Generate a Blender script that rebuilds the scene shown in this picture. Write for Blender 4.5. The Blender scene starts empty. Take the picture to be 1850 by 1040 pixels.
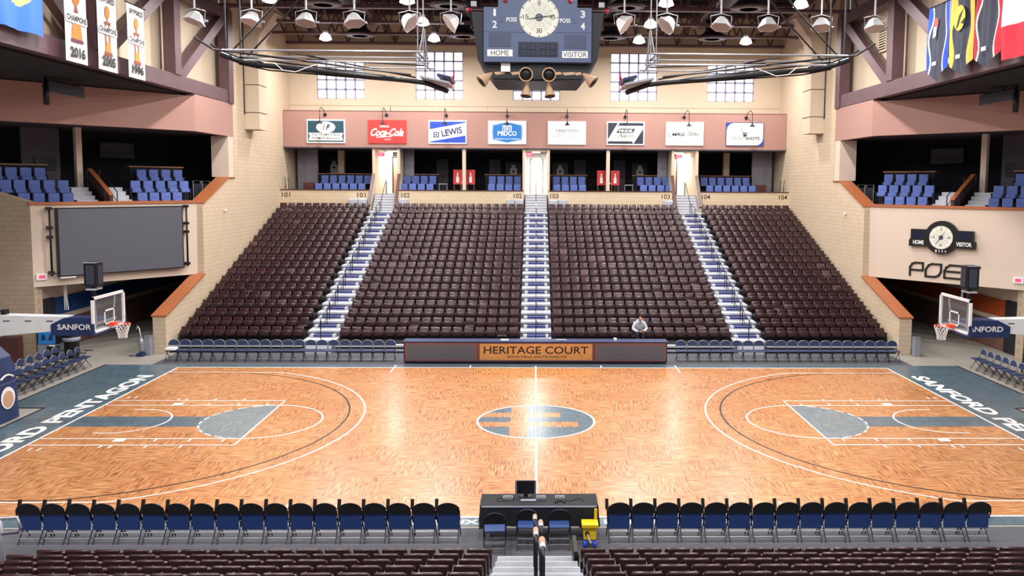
import bpy, bmesh, math, random
from mathutils import Vector, Matrix
random.seed(7)
S = bpy.context.scene
COL = S.collection
PI = math.pi
# ---------------- camera, added ambient fill light, exposure ----------------
cam_data = bpy.data.cameras.new('camera'); cam = bpy.data.objects.new('camera', cam_data); COL.objects.link(cam)
cx, cy, cz, pitch, yaw, roll, foc, ppx, ppy = -0.046, -25.7396, 7.3975, -.0856, .0211, .006, 1512.76, 998.54, 462.33
F = Vector((math.sin(yaw)*math.cos(pitch), math.cos(yaw)*math.cos(pitch), math.sin(pitch)))
R0 = F.cross(Vector((0, 0, 1))).normalized(); U0 = R0.cross(F)
R1 = R0*math.cos(roll)+U0*math.sin(roll); U1 = U0*math.cos(roll)-R0*math.sin(roll)
M = Matrix((R1, U1, -F)).transposed().to_4x4(); M.translation = (cx, cy, cz)
cam.matrix_world = M
cam_data.sensor_fit = 'HORIZONTAL'; cam_data.sensor_width = 36; cam_data.lens = 36*foc/1850
cam_data.shift_x = (925-ppx)/1850; cam_data.shift_y = (ppy-520)/1850
cam_data.clip_end = 300; cam_data.clip_start = .05
S.camera = cam
W = bpy.data.worlds.new('world'); S.world = W; W.use_nodes = True
W.node_tree.nodes['Background'].inputs[0].default_value = (.93, .95, 1, 1)
W.node_tree.nodes['Background'].inputs[1].default_value = .3
S.view_settings.view_transform = 'Standard'; S.view_settings.look = 'None'
S.view_settings.gamma = 1; S.view_settings.use_curve_mapping = False
S.view_settings.exposure = 0.36
LAMP_W = 470
S.cycles.max_bounces = 6; S.cycles.diffuse_bounces = 3; S.cycles.glossy_bounces = 3
S.cycles.sample_clamp_indirect = 4

def ray(u, v):
    return F*foc+R1*(u-ppx)-U1*(v-ppy)
def at(u, v, X=None, Y=None, Z=None):
    d = ray(u, v)
    t = (X-cx)/d.x if X is not None else (Y-cy)/d.y if Y is not None else (Z-cz)/d.z
    return Vector((cx, cy, cz))+d*t

# ---------------- materials ----------------
def lin(h):
    h = h.lstrip('#'); r = []
    for i in (0, 2, 4):
        c = int(h[i:i+2], 16)/255
        r.append(c/12.92 if c <= .04045 else ((c+.055)/1.055)**2.4)
    return (*r, 1)
class NT:
    def __init__(s, name):
        s.m = bpy.data.materials.new(name); s.m.use_nodes = True
        s.t = s.m.node_tree; s.b = s.t.nodes['Principled BSDF']
    def n(s, typ, **kw):
        nd = s.t.nodes.new(typ)
        for k, v in kw.items():
            if k.startswith('i_'):
                nd.inputs[int(k[2:])].default_value = v
            else: setattr(nd, k, v)
        return nd
    def l(s, a, b): s.t.links.new(a, b)
    def math(s, op, a, b=None, c=None):
        nd = s.t.nodes.new('ShaderNodeMath'); nd.operation = op
        for i, x in enumerate((a, b, c)):
            if x is None: continue
            if isinstance(x, (int, float)): nd.inputs[i].default_value = x
            else: s.l(x, nd.inputs[i])
        return nd.outputs[0]
    def mix(s, f, a, b):
        nd = s.t.nodes.new('ShaderNodeMix'); nd.data_type = 'RGBA'
        for i, x in ((0, f), (6, a), (7, b)):
            if isinstance(x, (int, float)): nd.inputs[i].default_value = x
            elif isinstance(x, tuple): nd.inputs[i].default_value = x
            else: s.l(x, nd.inputs[i])
        return nd.outputs[2]
MATS = {}
def mat(name, col, rough=.6, metal=0, var=.12, scale=3, emit=0, coat=0, spec=.5, alpha=1, trans=0):
    if name in MATS: return MATS[name]
    N = NT(name); c = lin(col)
    tc = N.n('ShaderNodeTexCoord'); nz = N.n('ShaderNodeTexNoise'); nz.inputs['Scale'].default_value = scale; nz.inputs['Detail'].default_value = 3
    N.l(tc.outputs['Object'], nz.inputs['Vector'])
    d = tuple(x*(1-var) for x in c[:3])+(1,); l_ = tuple(min(1, x*(1+var)) for x in c[:3])+(1,)
    o = N.mix(nz.outputs[0], d, l_)
    N.l(o, N.b.inputs['Base Color'])
    N.b.inputs['Roughness'].default_value = rough; N.b.inputs['Metallic'].default_value = metal
    N.b.inputs['Specular IOR Level'].default_value = spec
    N.b.inputs['Coat Weight'].default_value = coat
    if emit:
        N.l(o, N.b.inputs['Emission Color']); N.b.inputs['Emission Strength'].default_value = emit
    if trans: N.b.inputs['Transmission Weight'].default_value = trans
    if alpha < 1: N.b.inputs['Alpha'].default_value = alpha
    MATS[name] = N.m
    return N.m
def brick(name, c1, c2, mort, axis, bw, bh, rough=.85, mw=.012, bump=.2):
    N = NT(name); g = N.n('ShaderNodeNewGeometry'); sp = N.n('ShaderNodeSeparateXYZ'); N.l(g.outputs['Position'], sp.inputs[0])
    cb = N.n('ShaderNodeCombineXYZ')
    N.l(sp.outputs['XYZ'.index(axis.upper())], cb.inputs[0]); N.l(sp.outputs[2], cb.inputs[1])
    b = N.n('ShaderNodeTexBrick'); N.l(cb.outputs[0], b.inputs['Vector'])
    b.inputs['Color1'].default_value = lin(c1); b.inputs['Color2'].default_value = lin(c2); b.inputs['Mortar'].default_value = lin(mort)
    b.inputs['Scale'].default_value = 1; b.inputs['Mortar Size'].default_value = mw; b.inputs['Brick Width'].default_value = bw; b.inputs['Row Height'].default_value = bh
    b.inputs['Mortar Smooth'].default_value = .3
    nz = N.n('ShaderNodeTexNoise'); nz.inputs['Scale'].default_value = .9; nz.inputs['Detail'].default_value = 6; N.l(g.outputs['Position'], nz.inputs['Vector'])
    o = N.mix(N.math('MULTIPLY', nz.outputs[0], .28), b.outputs[0], tuple(x*.7 for x in lin(c2)[:3])+(1,))
    N.l(o, N.b.inputs['Base Color']); N.b.inputs['Roughness'].default_value = rough
    bp = N.n('ShaderNodeBump'); bp.inputs['Strength'].default_value = bump; bp.inputs['Distance'].default_value = .01
    N.l(b.outputs['Fac'], bp.inputs['Height']); bp.invert = True; N.l(bp.outputs[0], N.b.inputs['Normal'])
    return N.m
def parquet(name, cols, rough, streak, cellvar=.3):
    """square blocks of strips, the grain turning by 90 degrees from block to block"""
    N = NT(name); g = N.n('ShaderNodeNewGeometry'); sp = N.n('ShaderNodeSeparateXYZ'); N.l(g.outputs['Position'], sp.inputs[0])
    x, y = sp.outputs[0], sp.outputs[1]; s = 1.27
    ix = N.math('FLOOR', N.math('DIVIDE', N.math('ADD', x, 100*s), s)); iy = N.math('FLOOR', N.math('DIVIDE', N.math('ADD', y, 100*s), s))
    par = N.math('MODULO', N.math('ADD', ix, iy), 2)
    inv = N.math('SUBTRACT', 1, par)
    a = N.math('ADD', N.math('MULTIPLY', x, inv), N.math('MULTIPLY', y, par))   # along the grain
    b = N.math('ADD', N.math('MULTIPLY', y, inv), N.math('MULTIPLY', x, par))   # across it
    sid = N.math('FLOOR', N.math('DIVIDE', b, .0577))
    w1 = N.n('ShaderNodeTexWhiteNoise', noise_dimensions='1D'); N.l(sid, w1.inputs['W'])
    lid = N.math('FLOOR', N.math('ADD', N.math('DIVIDE', a, .55), N.math('MULTIPLY', w1.outputs[0], 7)))
    cb = N.n('ShaderNodeCombineXYZ'); N.l(sid, cb.inputs[0]); N.l(lid, cb.inputs[1]); N.l(par, cb.inputs[2])
    w2 = N.n('ShaderNodeTexWhiteNoise', noise_dimensions='3D'); N.l(cb.outputs[0], w2.inputs['Vector'])
    cc = N.n('ShaderNodeCombineXYZ'); N.l(ix, cc.inputs[0]); N.l(iy, cc.inputs[1])
    w3 = N.n('ShaderNodeTexWhiteNoise', noise_dimensions='3D'); N.l(cc.outputs[0], w3.inputs['Vector'])
    v = N.n('ShaderNodeCombineXYZ'); N.l(N.math('MULTIPLY', a, 2.4), v.inputs[0]); N.l(N.math('MULTIPLY', b, 26), v.inputs[1]); N.l(par, v.inputs[2])
    nz = N.n('ShaderNodeTexNoise'); nz.inputs['Scale'].default_value = 1; nz.inputs['Detail'].default_value = 4; N.l(v.outputs[0], nz.inputs['Vector'])
    base = N.mix(w2.outputs[0], lin(cols[0]), lin(cols[1]))
    base = N.mix(N.math('MULTIPLY', w3.outputs[0], cellvar), base, lin(cols[3]))
    base = N.mix(N.math('MULTIPLY', par, cellvar*.55), base, lin(cols[3]))
    fx = N.math('FRACT', N.math('DIVIDE', N.math('ADD', x, 100*s), s)); fy = N.math('FRACT', N.math('DIVIDE', N.math('ADD', y, 100*s), s))
    jt = N.math('MAXIMUM', N.math('LESS_THAN', fx, .012), N.math('LESS_THAN', fy, .012))
    base = N.mix(N.math('MULTIPLY', jt, .6), base, lin(cols[2]))
    st = N.n('ShaderNodeMapRange'); st.inputs[1].default_value = .53; st.inputs[2].default_value = .6; N.l(nz.outputs[0], st.inputs[0])
    o = N.mix(N.math('MULTIPLY', st.outputs[0], streak), base, lin(cols[2]))
    lg = N.n('ShaderNodeMapRange'); lg.inputs[1].default_value = .46; lg.inputs[2].default_value = .34; N.l(nz.outputs[0], lg.inputs[0])
    o = N.mix(N.math('MULTIPLY', lg.outputs[0], streak*.55), o, lin(cols[4]))
    N.l(o, N.b.inputs['Base Color']); N.b.inputs['Roughness'].default_value = rough
    N.b.inputs['Coat Weight'].default_value = .35; N.b.inputs['Coat Roughness'].default_value = .2
    return N.m
# ---------------- mesh helpers ----------------
class MB:
    def __init__(s): s.bm = bmesh.new(); s.mi = 0
    def _new(s, fs):
        for f in fs: f.material_index = s.mi
    def box(s, x0, x1, y0, y1, z0, z1, bev=0, seg=1):
        c = [(x, y, z) for z in (z0, z1) for y in (y0, y1) for x in (x0, x1)]
        vs = [s.bm.verts.new(p) for p in c]
        fs = [s.bm.faces.new([vs[i] for i in q]) for q in ((0, 2, 3, 1), (4, 5, 7, 6), (0, 1, 5, 4), (2, 6, 7, 3), (0, 4, 6, 2), (1, 3, 7, 5))]
        s._new(fs)
        if bev:
            es = {e for f in fs for e in f.edges}
            r = bmesh.ops.bevel(s.bm, geom=list(es), offset=bev, segments=seg, affect='EDGES', profile=.5)
            s._new(r['faces'])
        return s
    def obox(s, o, ax, ay, az):
        """box from corner o with edge vectors"""
        o, ax, ay, az = map(Vector, (o, ax, ay, az))
        vs = [s.bm.verts.new(o+ax*i+ay*j+az*k) for k in (0, 1) for j in (0, 1) for i in (0, 1)]
        s._new([s.bm.faces.new([vs[i] for i in q]) for q in ((0, 2, 3, 1), (4, 5, 7, 6), (0, 1, 5, 4), (2, 6, 7, 3), (0, 4, 6, 2), (1, 3, 7, 5))])
        return s
    def face(s, pts):
        s._new([s.bm.faces.new([s.bm.verts.new(p) for p in pts])]); return s
    def prism(s, pts, d):
        """polygon of 3-D points extruded along vector d"""
        d = Vector(d); a = [s.bm.verts.new(p) for p in pts]; b = [s.bm.verts.new(Vector(p)+d) for p in pts]
        n = len(pts); fs = [s.bm.faces.new(a[::-1]), s.bm.faces.new(b)]
        fs += [s.bm.faces.new((a[i], a[(i+1) % n], b[(i+1) % n], b[i])) for i in range(n)]
        s._new(fs); return s
    def tube(s, pts, r, n=6, closed=False):
        pts = [Vector(p) for p in pts]; m = len(pts); rings = []
        for i, p in enumerate(pts):
            if closed: t = pts[(i+1) % m]-pts[i-1]
            else: t = pts[min(i+1, m-1)]-pts[max(i-1, 0)]
            t.normalize(); up = Vector((0, 0, 1)) if abs(t.z) < .95 else Vector((1, 0, 0))
            a = t.cross(up).normalized(); b = t.cross(a)
            rr = r[i] if isinstance(r, (list, tuple)) else r
            rings.append([s.bm.verts.new(p+a*rr*math.cos(2*PI*k/n)+b*rr*math.sin(2*PI*k/n)) for k in range(n)])
        fs = []
        for i in range(m if closed else m-1):
            A, B = rings[i], rings[(i+1) % m]
            fs += [s.bm.faces.new((A[k], A[(k+1) % n], B[(k+1) % n], B[k])) for k in range(n)]
        if not closed: fs += [s.bm.faces.new(rings[0][::-1]), s.bm.faces.new(rings[-1])]
        for f in fs: f.smooth = n > 6
        s._new(fs); return s
    def lathe(s, prof, n=20, o=(0, 0, 0), axis=(0, 0, 1), smooth=True):
        o = Vector(o); q = Vector((0, 0, 1)).rotation_difference(Vector(axis).normalized()); rings = []
        for r, z in prof:
            rings.append([s.bm.verts.new(o+q @ Vector((r*math.cos(2*PI*k/n), r*math.sin(2*PI*k/n), z))) for k in range(n)])
        fs = []
        for A, B in zip(rings, rings[1:]): fs += [s.bm.faces.new((A[k], A[(k+1) % n], B[(k+1) % n], B[k])) for k in range(n)]
        fs += [s.bm.faces.new(rings[0][::-1]), s.bm.faces.new(rings[-1])]
        for f in fs[:-2]: f.smooth = smooth
        s._new(fs); return s
    def text(s, txt, o, rv, uv, w, h, bold=0, shear=0, th=.004, align='C', spacing=1):
        """lettering in the plane (rv, uv): o is the middle (or left) of its base line"""
        vs, ps = glyphs(txt, bold, shear, spacing)
        xs = [v[0] for v in vs]; ys = [v[1] for v in vs]
        x0, x1, y0, y1 = min(xs), max(xs), min(ys), max(ys)
        rv, uv, o = Vector(rv), Vector(uv), Vector(o); nrm = rv.cross(uv).normalized()*th
        off = -.5 if align == 'C' else 0
        sh = h/(y1-y0); sw = w/(x1-x0) if w else sh
        P = [o+rv*((v[0]-x0)*sw+off*(x1-x0)*sw)+uv*((v[1]-y0)*sh)+nrm for v in vs]
        bv = [s.bm.verts.new(p) for p in P]
        fs = []
        for p in ps:
            try: fs.append(s.bm.faces.new([bv[i] for i in p]))
            except ValueError: pass
        s._new(fs); return s
    def build(s, name, m, parent=None, sx=1, nrm=True, world=True, weld=0):
        if sx == -1:
            for v in s.bm.verts: v.co.x = -v.co.x
        if nrm: bmesh.ops.recalc_face_normals(s.bm, faces=s.bm.faces)
        elif sx == -1: bmesh.ops.reverse_faces(s.bm, faces=s.bm.faces)
        if parent is not None and world:
            iv = Matrix.Translation(-OFFS.get(parent.name, Vector((0, 0, 0)))); s.bm.transform(iv)
        me = bpy.data.meshes.new(name); s.bm.to_mesh(me); s.bm.free()
        for mm in (m if isinstance(m, (list, tuple)) else [m]): me.materials.append(mm)
        o = bpy.data.objects.new(name, me); COL.objects.link(o)
        if parent is not None: o.parent = parent; OFFS[o.name] = OFFS.get(parent.name, Vector((0, 0, 0)))
        else: OFFS[o.name] = Vector((0, 0, 0))
        return o
OFFS = {}
GL = {}
def glyphs(txt, bold, shear, spacing):
    k = (txt, bold, shear, spacing)
    if k in GL: return GL[k]
    cu = bpy.data.curves.new('letters', 'FONT'); cu.body = txt; cu.offset = bold; cu.shear = shear; cu.resolution_u = 3; cu.space_character = spacing
    ob = bpy.data.objects.new('letters', cu); COL.objects.link(ob)
    me = bpy.data.meshes.new_from_object(ob.evaluated_get(bpy.context.evaluated_depsgraph_get()))
    r = ([tuple(v.co) for v in me.vertices], [tuple(p.vertices) for p in me.polygons])
    bpy.data.objects.remove(ob); bpy.data.curves.remove(cu); bpy.data.meshes.remove(me)
    GL[k] = r; return r
def tag(o, label=None, cat=None, group=None, kind=None):
    if label: o['label'] = label
    if cat: o['category'] = cat
    if group: o['group'] = group
    if kind: o['kind'] = kind
    return o
def thing(name, label, cat, loc=(0, 0, 0), group=None, rz=0):
    o = bpy.data.objects.new(name, None); COL.objects.link(o); o.location = loc; o.rotation_euler = (0, 0, rz); o.empty_display_size = .2
    OFFS[o.name] = Vector(loc)
    return tag(o, label, cat, group)
KIDS = {}
def dup(root, loc, rz=0, label=None, group=None):
    if root.name not in KIDS: KIDS[root.name] = [(c, list(c.children)) for c in root.children]
    r = root.copy(); COL.objects.link(r); r.location = loc; r.rotation_euler = (0, 0, rz)
    if label: r['label'] = label
    if group: r['group'] = group
    for c, gs in KIDS[root.name]:
        d = c.copy(); COL.objects.link(d); d.parent = r
        for g in gs:
            e = g.copy(); COL.objects.link(e); e.parent = d
    return r
class Placer:
    """puts the first one at its place and copies it for the rest"""
    def __init__(s, root): s.root = root; s.used = False; s.name = root.name
    def put(s, loc, rz=0, label=None, group=None):
        if not s.used:
            s.used = True; r = s.root; s.src = (loc, rz); r.location = loc; r.rotation_euler = (0, 0, rz)
            if label: r['label'] = label
            if group: r['group'] = group
            return r
        return dup(s.root, loc, rz, label, group)
def struct(mb, name, m, **k):
    return tag(mb.build(name, m, **k), kind='structure')
ORD = ['zeroth', 'first', 'second', 'third', 'fourth', 'fifth', 'sixth', 'seventh', 'eighth', 'ninth', 'tenth', 'eleventh', 'twelfth', 'thirteenth',
       'fourteenth', 'fifteenth', 'sixteenth', 'seventeenth', 'eighteenth', 'nineteenth', 'twentieth']
def nth(n): return ORD[n]

# palette
CMU_YZ = brick('cmu_side', '#d5c0a6', '#cfb99e', '#bba58b', 'y', .41, .205)
CMU_XZ = brick('cmu_front', '#dcc8ab', '#d6c1a3', '#c6b193', 'x', .41, .205)
DBRK = brick('dark_brick', '#15151d', '#1c1b25', '#0e0e14', 'x', .3, .1)
RBRK = brick('red_brick', '#6b3a30', '#53291f', '#8a7468', 'y', .24, .09)
PLAST = mat('plaster_tan', '#d6c3b3', .9, var=.04, scale=.6)
PLASTW = mat('plaster_cream', '#cfbda6', .9, var=.04, scale=.6)
ROSE = mat('rose_plaster', '#ab8379', .85, var=.04, scale=.5)
BEAM = mat('beam_brown', '#5a4046', .45, var=.25, scale=2)
COPPER = mat('copper_cap', '#a55f38', .45, var=.15, scale=4)
TREADM = mat('ribbed_metal', '#a3a5ad', .4, metal=.3, var=.1)
CONC = mat('concrete', '#9b958d', .5, var=.2, scale=.8)
CARPET = mat('carpet', '#55555c', .95, var=.15, scale=8)
DARK = mat('dark_wall', '#16161f', .9, var=.2)
DECK = mat('roof_deck', '#2b2732', .85, var=.2)
STEELB = mat('steel_black', '#1b1b20', .4, metal=.3, var=.15)
BLACKM = mat('black_plastic', '#101013', .4, var=.2)
WHITEM = mat('white_paint', '#e9e9ea', .45, var=.03)
WHITEP = mat('court_white', '#f4f4f2', .35, var=.03)
BLACKP = mat('court_black', '#1c1c1e', .4, var=.05)
GREYM = mat('grey_metal', '#9c9ca4', .35, metal=.5, var=.08)
ALU = mat('aluminium', '#c9cbd0', .35, metal=.35, var=.1)
STEPW = mat('step_white', '#bfc0c8', .6, var=.08)
STEPB = mat('step_blue', '#232b72', .85, var=.15, scale=9)
NAVY = mat('navy_vinyl', '#1b2d5b', .45, var=.1)
CHAIRB = mat('chair_blue', '#2c3a5e', .42, var=.12)
CHAIRK = mat('chair_frame', '#1d2230', .4, metal=.2, var=.1)
SUITEB = mat('suite_seat_blue', '#5b6fb2', .85, var=.12, scale=9)
SUITEP = mat('suite_seat_back', '#1c2036', .6, var=.1)
MAROON = mat('seat_maroon', '#371c20', .26, var=.15, scale=7)
MAROON2 = mat('seat_maroon_worn', '#54383c', .35, var=.15, scale=7)
REDM = mat('red', '#c5262c', .5, var=.05)
ORANGE = mat('rim_orange', '#e2491f', .4, var=.05)
WOODB = mat('counter_wood', '#8a5a3c', .4, var=.2, scale=5)
MAHOG = mat('mahogany', '#4a2422', .4, var=.2, scale=4)
INK = mat('ink_black', '#15130f', .6, var=.03)
YELLOW = mat('yellow_plastic', '#efc51c', .4, var=.05)
BLUEP = mat('blue_plastic', '#1d3fd0', .4, var=.05)
NET = mat('net_white', '#f2f2f2', .7, var=.02)
GREYP = mat('grey_plastic', '#8e93a2', .5, var=.06)
REFRACT = mat('lamp_refractor', '#fff3e4', .3, emit=3, var=0)
LAMPE = mat('lamp_glow', '#fff7ea', .4, emit=14, var=0)
DAY = mat('window_daylight', '#e4e3fb', .5, emit=.95, var=.04, scale=.7)
WOODC = parquet('court_maple', ('#d79a63', '#bf7d4a', '#7f4a26', '#bb763f', '#f2c695'), .3, .85, .6)
STAIN = parquet('court_stain', ('#5c7180', '#4a606e', '#33454f', '#56696f', '#8195a0'), .3, .6, .4)
STAING = parquet('court_stain_pale', ('#7f8d94', '#6c7b84', '#4f5d66', '#74838c', '#9dabb3'), .3, .6, .3)
# ---------------- court ----------------
L, HW = 14.325, 7.62
f = MB().box(-34, 34, -32, 34, -.3, -.012); struct(f, 'floor', CONC)
# carpet under the chairs along both sidelines
for y0, y1, nm, lb in ((8.105, 11.2, 'carpet_runner', 'charcoal carpet strip between the far sideline and the far stand'),
                       (-12.2, -8.2, 'carpet_runner', 'charcoal carpet strip between the near sideline and the front stand')):
    tag(MB().box(-15.6, 15.6, y0, y1, -.011, -.003).build(nm, CARPET), lb, 'carpet')
court = thing('basketball_court', 'orange parquet basketball court with blue-grey stained border and white lines', 'basketball court', (0, 0, 0))
b = MB(); b.box(-L, L, -HW, HW, -.012, 0); b.build('hardwood', WOODC, court)
b = MB()
for s in (-1, 1):
    b.box(-17.4, 17.4, min(s*HW, s*8.1), max(s*HW, s*8.1), -.012, 0)
for s in (-1, 1):   # end borders with the notch where the hoop base stands
    X0, X1, X2 = s*L, s*16.05, s*17.4
    b.box(min(X0, X1), max(X0, X1), -HW, HW, -.012, 0)
    b.box(min(X1, X2), max(X1, X2), 1.55, HW, -.012, 0); b.box(min(X1, X2), max(X1, X2), -HW, -1.55, -.012, 0)
b.build('border', STAIN, court)
b = MB()
for s in (-1, 1):
    for x0, x1, y0, y1 in ((17.4, 17.48, -8.1, -1.55), (17.4, 17.48, 1.55, 8.1), (16.05, 17.48, 1.47, 1.55), (16.05, 17.48, -1.55, -1.47), (16.05, 16.13, -1.47, 1.47)):
        b.box(min(s*x0, s*x1), max(s*x0, s*x1), y0, y1, -.012, .004)
b.build('edge_strip', BLACKP, court)
LW = .055
def seg2(mb, p, q, w=LW, z=.003):
    p, q = Vector((*p, z)), Vector((*q, z)); d = (q-p).normalized(); n = Vector((-d.y, d.x, 0))*w/2
    mb.face([p-n, q-n, q+n, p+n])
def arc2(mb, c, r, a0, a1, w=LW, z=.003, n=48):
    for i in range(n):
        t0, t1 = math.radians(a0+(a1-a0)*i/n), math.radians(a0+(a1-a0)*(i+1)/n)
        mb.face([(c[0]+rr*math.cos(t), c[1]+rr*math.sin(t), z) for rr, t in ((r-w/2, t0), (r+w/2, t0), (r+w/2, t1), (r-w/2, t1))])
class Each:
    def __init__(s, name, m): s.n, s.m = name, m
    def face(s, pts): s.cur.face(pts)
    def __enter__(s): s.cur = MB(); return s
    def __exit__(s, *a): s.cur.build(s.n, s.m, court, nrm=False)
bw = Each('three_point_line', WHITEP); bk = Each('inner_arc_line', BLACKP); bl = Each('lane_line', WHITEP); bd = Each('court_line', WHITEP)
def sg(e, *a):
    with e: seg2(e, *a)
def ar(e, *a):
    with e: arc2(e, *a)
for s in (-1, 1):
    sg(bd, (-L-.03, s*HW), (L+.03, s*HW), .07); sg(bd, (s*L, -HW), (s*L, HW), .07)
sg(bd, (0, -HW-.3), (0, -1.83)); sg(bd, (0, 1.83), (0, HW+.35))
ar(bd, (0, 0), 1.83, 0, 360, .065, .005, 72)
for s in (-1, 1):
    hx = s*(L-1.6)
    a = math.degrees(math.asin(6.706/7.24)); c0 = 180 if s > 0 else 0
    ar(bw, (hx, 0), 7.24, c0-a, c0+a, LW, .004, 90)
    xe = hx-s*math.sqrt(7.24**2-6.706**2)
    for y in (-6.706, 6.706): sg(bw, (s*L, y), (xe, y))
    a = math.degrees(math.asin(6.6/6.75)); ar(bk, (hx, 0), 6.75, c0-a, c0+a, .055, .004, 90)
    xe = hx-s*math.sqrt(6.75**2-6.6**2)
    for y in (-6.6, 6.6): sg(bk, (s*L, y), (xe, y), .035)
    fx = s*(L-5.79)
    for y in (-2.44, 2.44, -1.83, 1.83): sg(bl, (s*L, y), (fx, y))
    sg(bl, (fx, -2.44), (fx, 2.44), LW, .004)
    ar(bl, (fx, 0), 1.83, c0-90, c0+90, LW, .004)
    with bl:   # dashed inner half
        for i in range(12): t = c0+90+i*15; arc2(bl, (fx, 0), 1.83, t+2, t+12, LW, .005, 6)
    ar(bl, (hx, 0), 1.3, c0-90, c0+90, LW, .005, 40)
    for y in (-1.3, 1.3): sg(bl, (hx, y), (hx+s*.35, y), LW, .005)
    for t in (-1, 1):
        with bl: bl.face([(s*11.8, t*1.86, .005), (s*12.12, t*1.86, .005), (s*12.12, t*2.12, .005), (s*11.8, t*2.12, .005)])
        for x in (10.94, 9.96, 9.0): sg(bl, (s*x, t*1.86), (s*x, t*2.1))
        for x in (12.2, 11.93, 10.95, 9.97): sg(bl, (s*x, t*2.44), (s*x, t*2.7))
        for x in (14.0, 13.75): sg(bl, (s*x, t*2.7), (s*x, t*2.95), .05)
        for x, y0, y1 in ((5.71, 6.72, 8.05), (2.66, 7.65, 8.05)): sg(bl, (s*x, t*y0), (s*x, t*y1), LW, .004)
    # stained areas
    b = MB(); b.face([(s*L, -.62, .001), (s*L, .48, .001), (fx+s*1.7, .48, .001), (fx+s*1.7, -.62, .001)])
    b.build('lane_stain', STAIN, court, nrm=False); b = MB()
    b.face([(fx+1.83*math.cos(math.radians(c0+90+i*6)), 1.83*math.sin(math.radians(c0+90+i*6)), .002) for i in range(31)])
    b.build('key_stain', STAING, court, nrm=False)
b = MB(); b.face([(1.81*math.cos(i*PI/36), 1.81*math.sin(i*PI/36), .001) for i in range(72)])
b.build('centre_stain', STAIN, court, nrm=False)
b = MB()
def cb_(x0, x1, y0, y1):   # orange logo bars, clipped to the circle
    P = []
    n = 40
    r = 1.79
    def cx_(x, y): 
        m = math.sqrt(max(0, r*r-y*y)); return max(-m, min(m, x))
    ys = [y0+(y1-y0)*i/n for i in range(n+1)]
    b.face([(cx_(x0, y), y, .002) for y in ys]+[(cx_(x1, y), y, .002) for y in ys[::-1]])
cb_(-.8, -.27, -1.72, 1.72); cb_(-2, -.8, .42, .93); cb_(-.27, .78, .42, .93); cb_(-2, -.8, -.66, -.12); cb_(-.27, 1.3, -.66, -.12)
b.build('centre_emblem', WOODC, court, nrm=False)
b = MB()
for x in (-.05, .05): seg2(b, (x, -1.8), (x, 1.8), .015, .004)
b.build('centre_seam', BLACKP, court, nrm=False)
b = MB()
b.text('SANFORD PENTAGON', (-14.62, .05, .003), (0, 1, 0), (-1, 0, 0), 12.3, .62, bold=.04, th=0)
b.build('lettering', WHITEP, court, nrm=False); b = MB()
b.text('SANFORD PENTAGON', (14.62, .05, .003), (0, -1, 0), (1, 0, 0), 12.3, .62, bold=.04, th=0)
b.build('lettering', WHITEP, court, nrm=False); b = MB()
b.text('SIOUX FALLS, SOUTH DAKOTA', (.35, -8.04, .003), (1, 0, 0), (0, 1, 0), 5.6, .27, bold=.03, th=0)
b.build('lettering', WHITEP, court, nrm=False)

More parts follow.
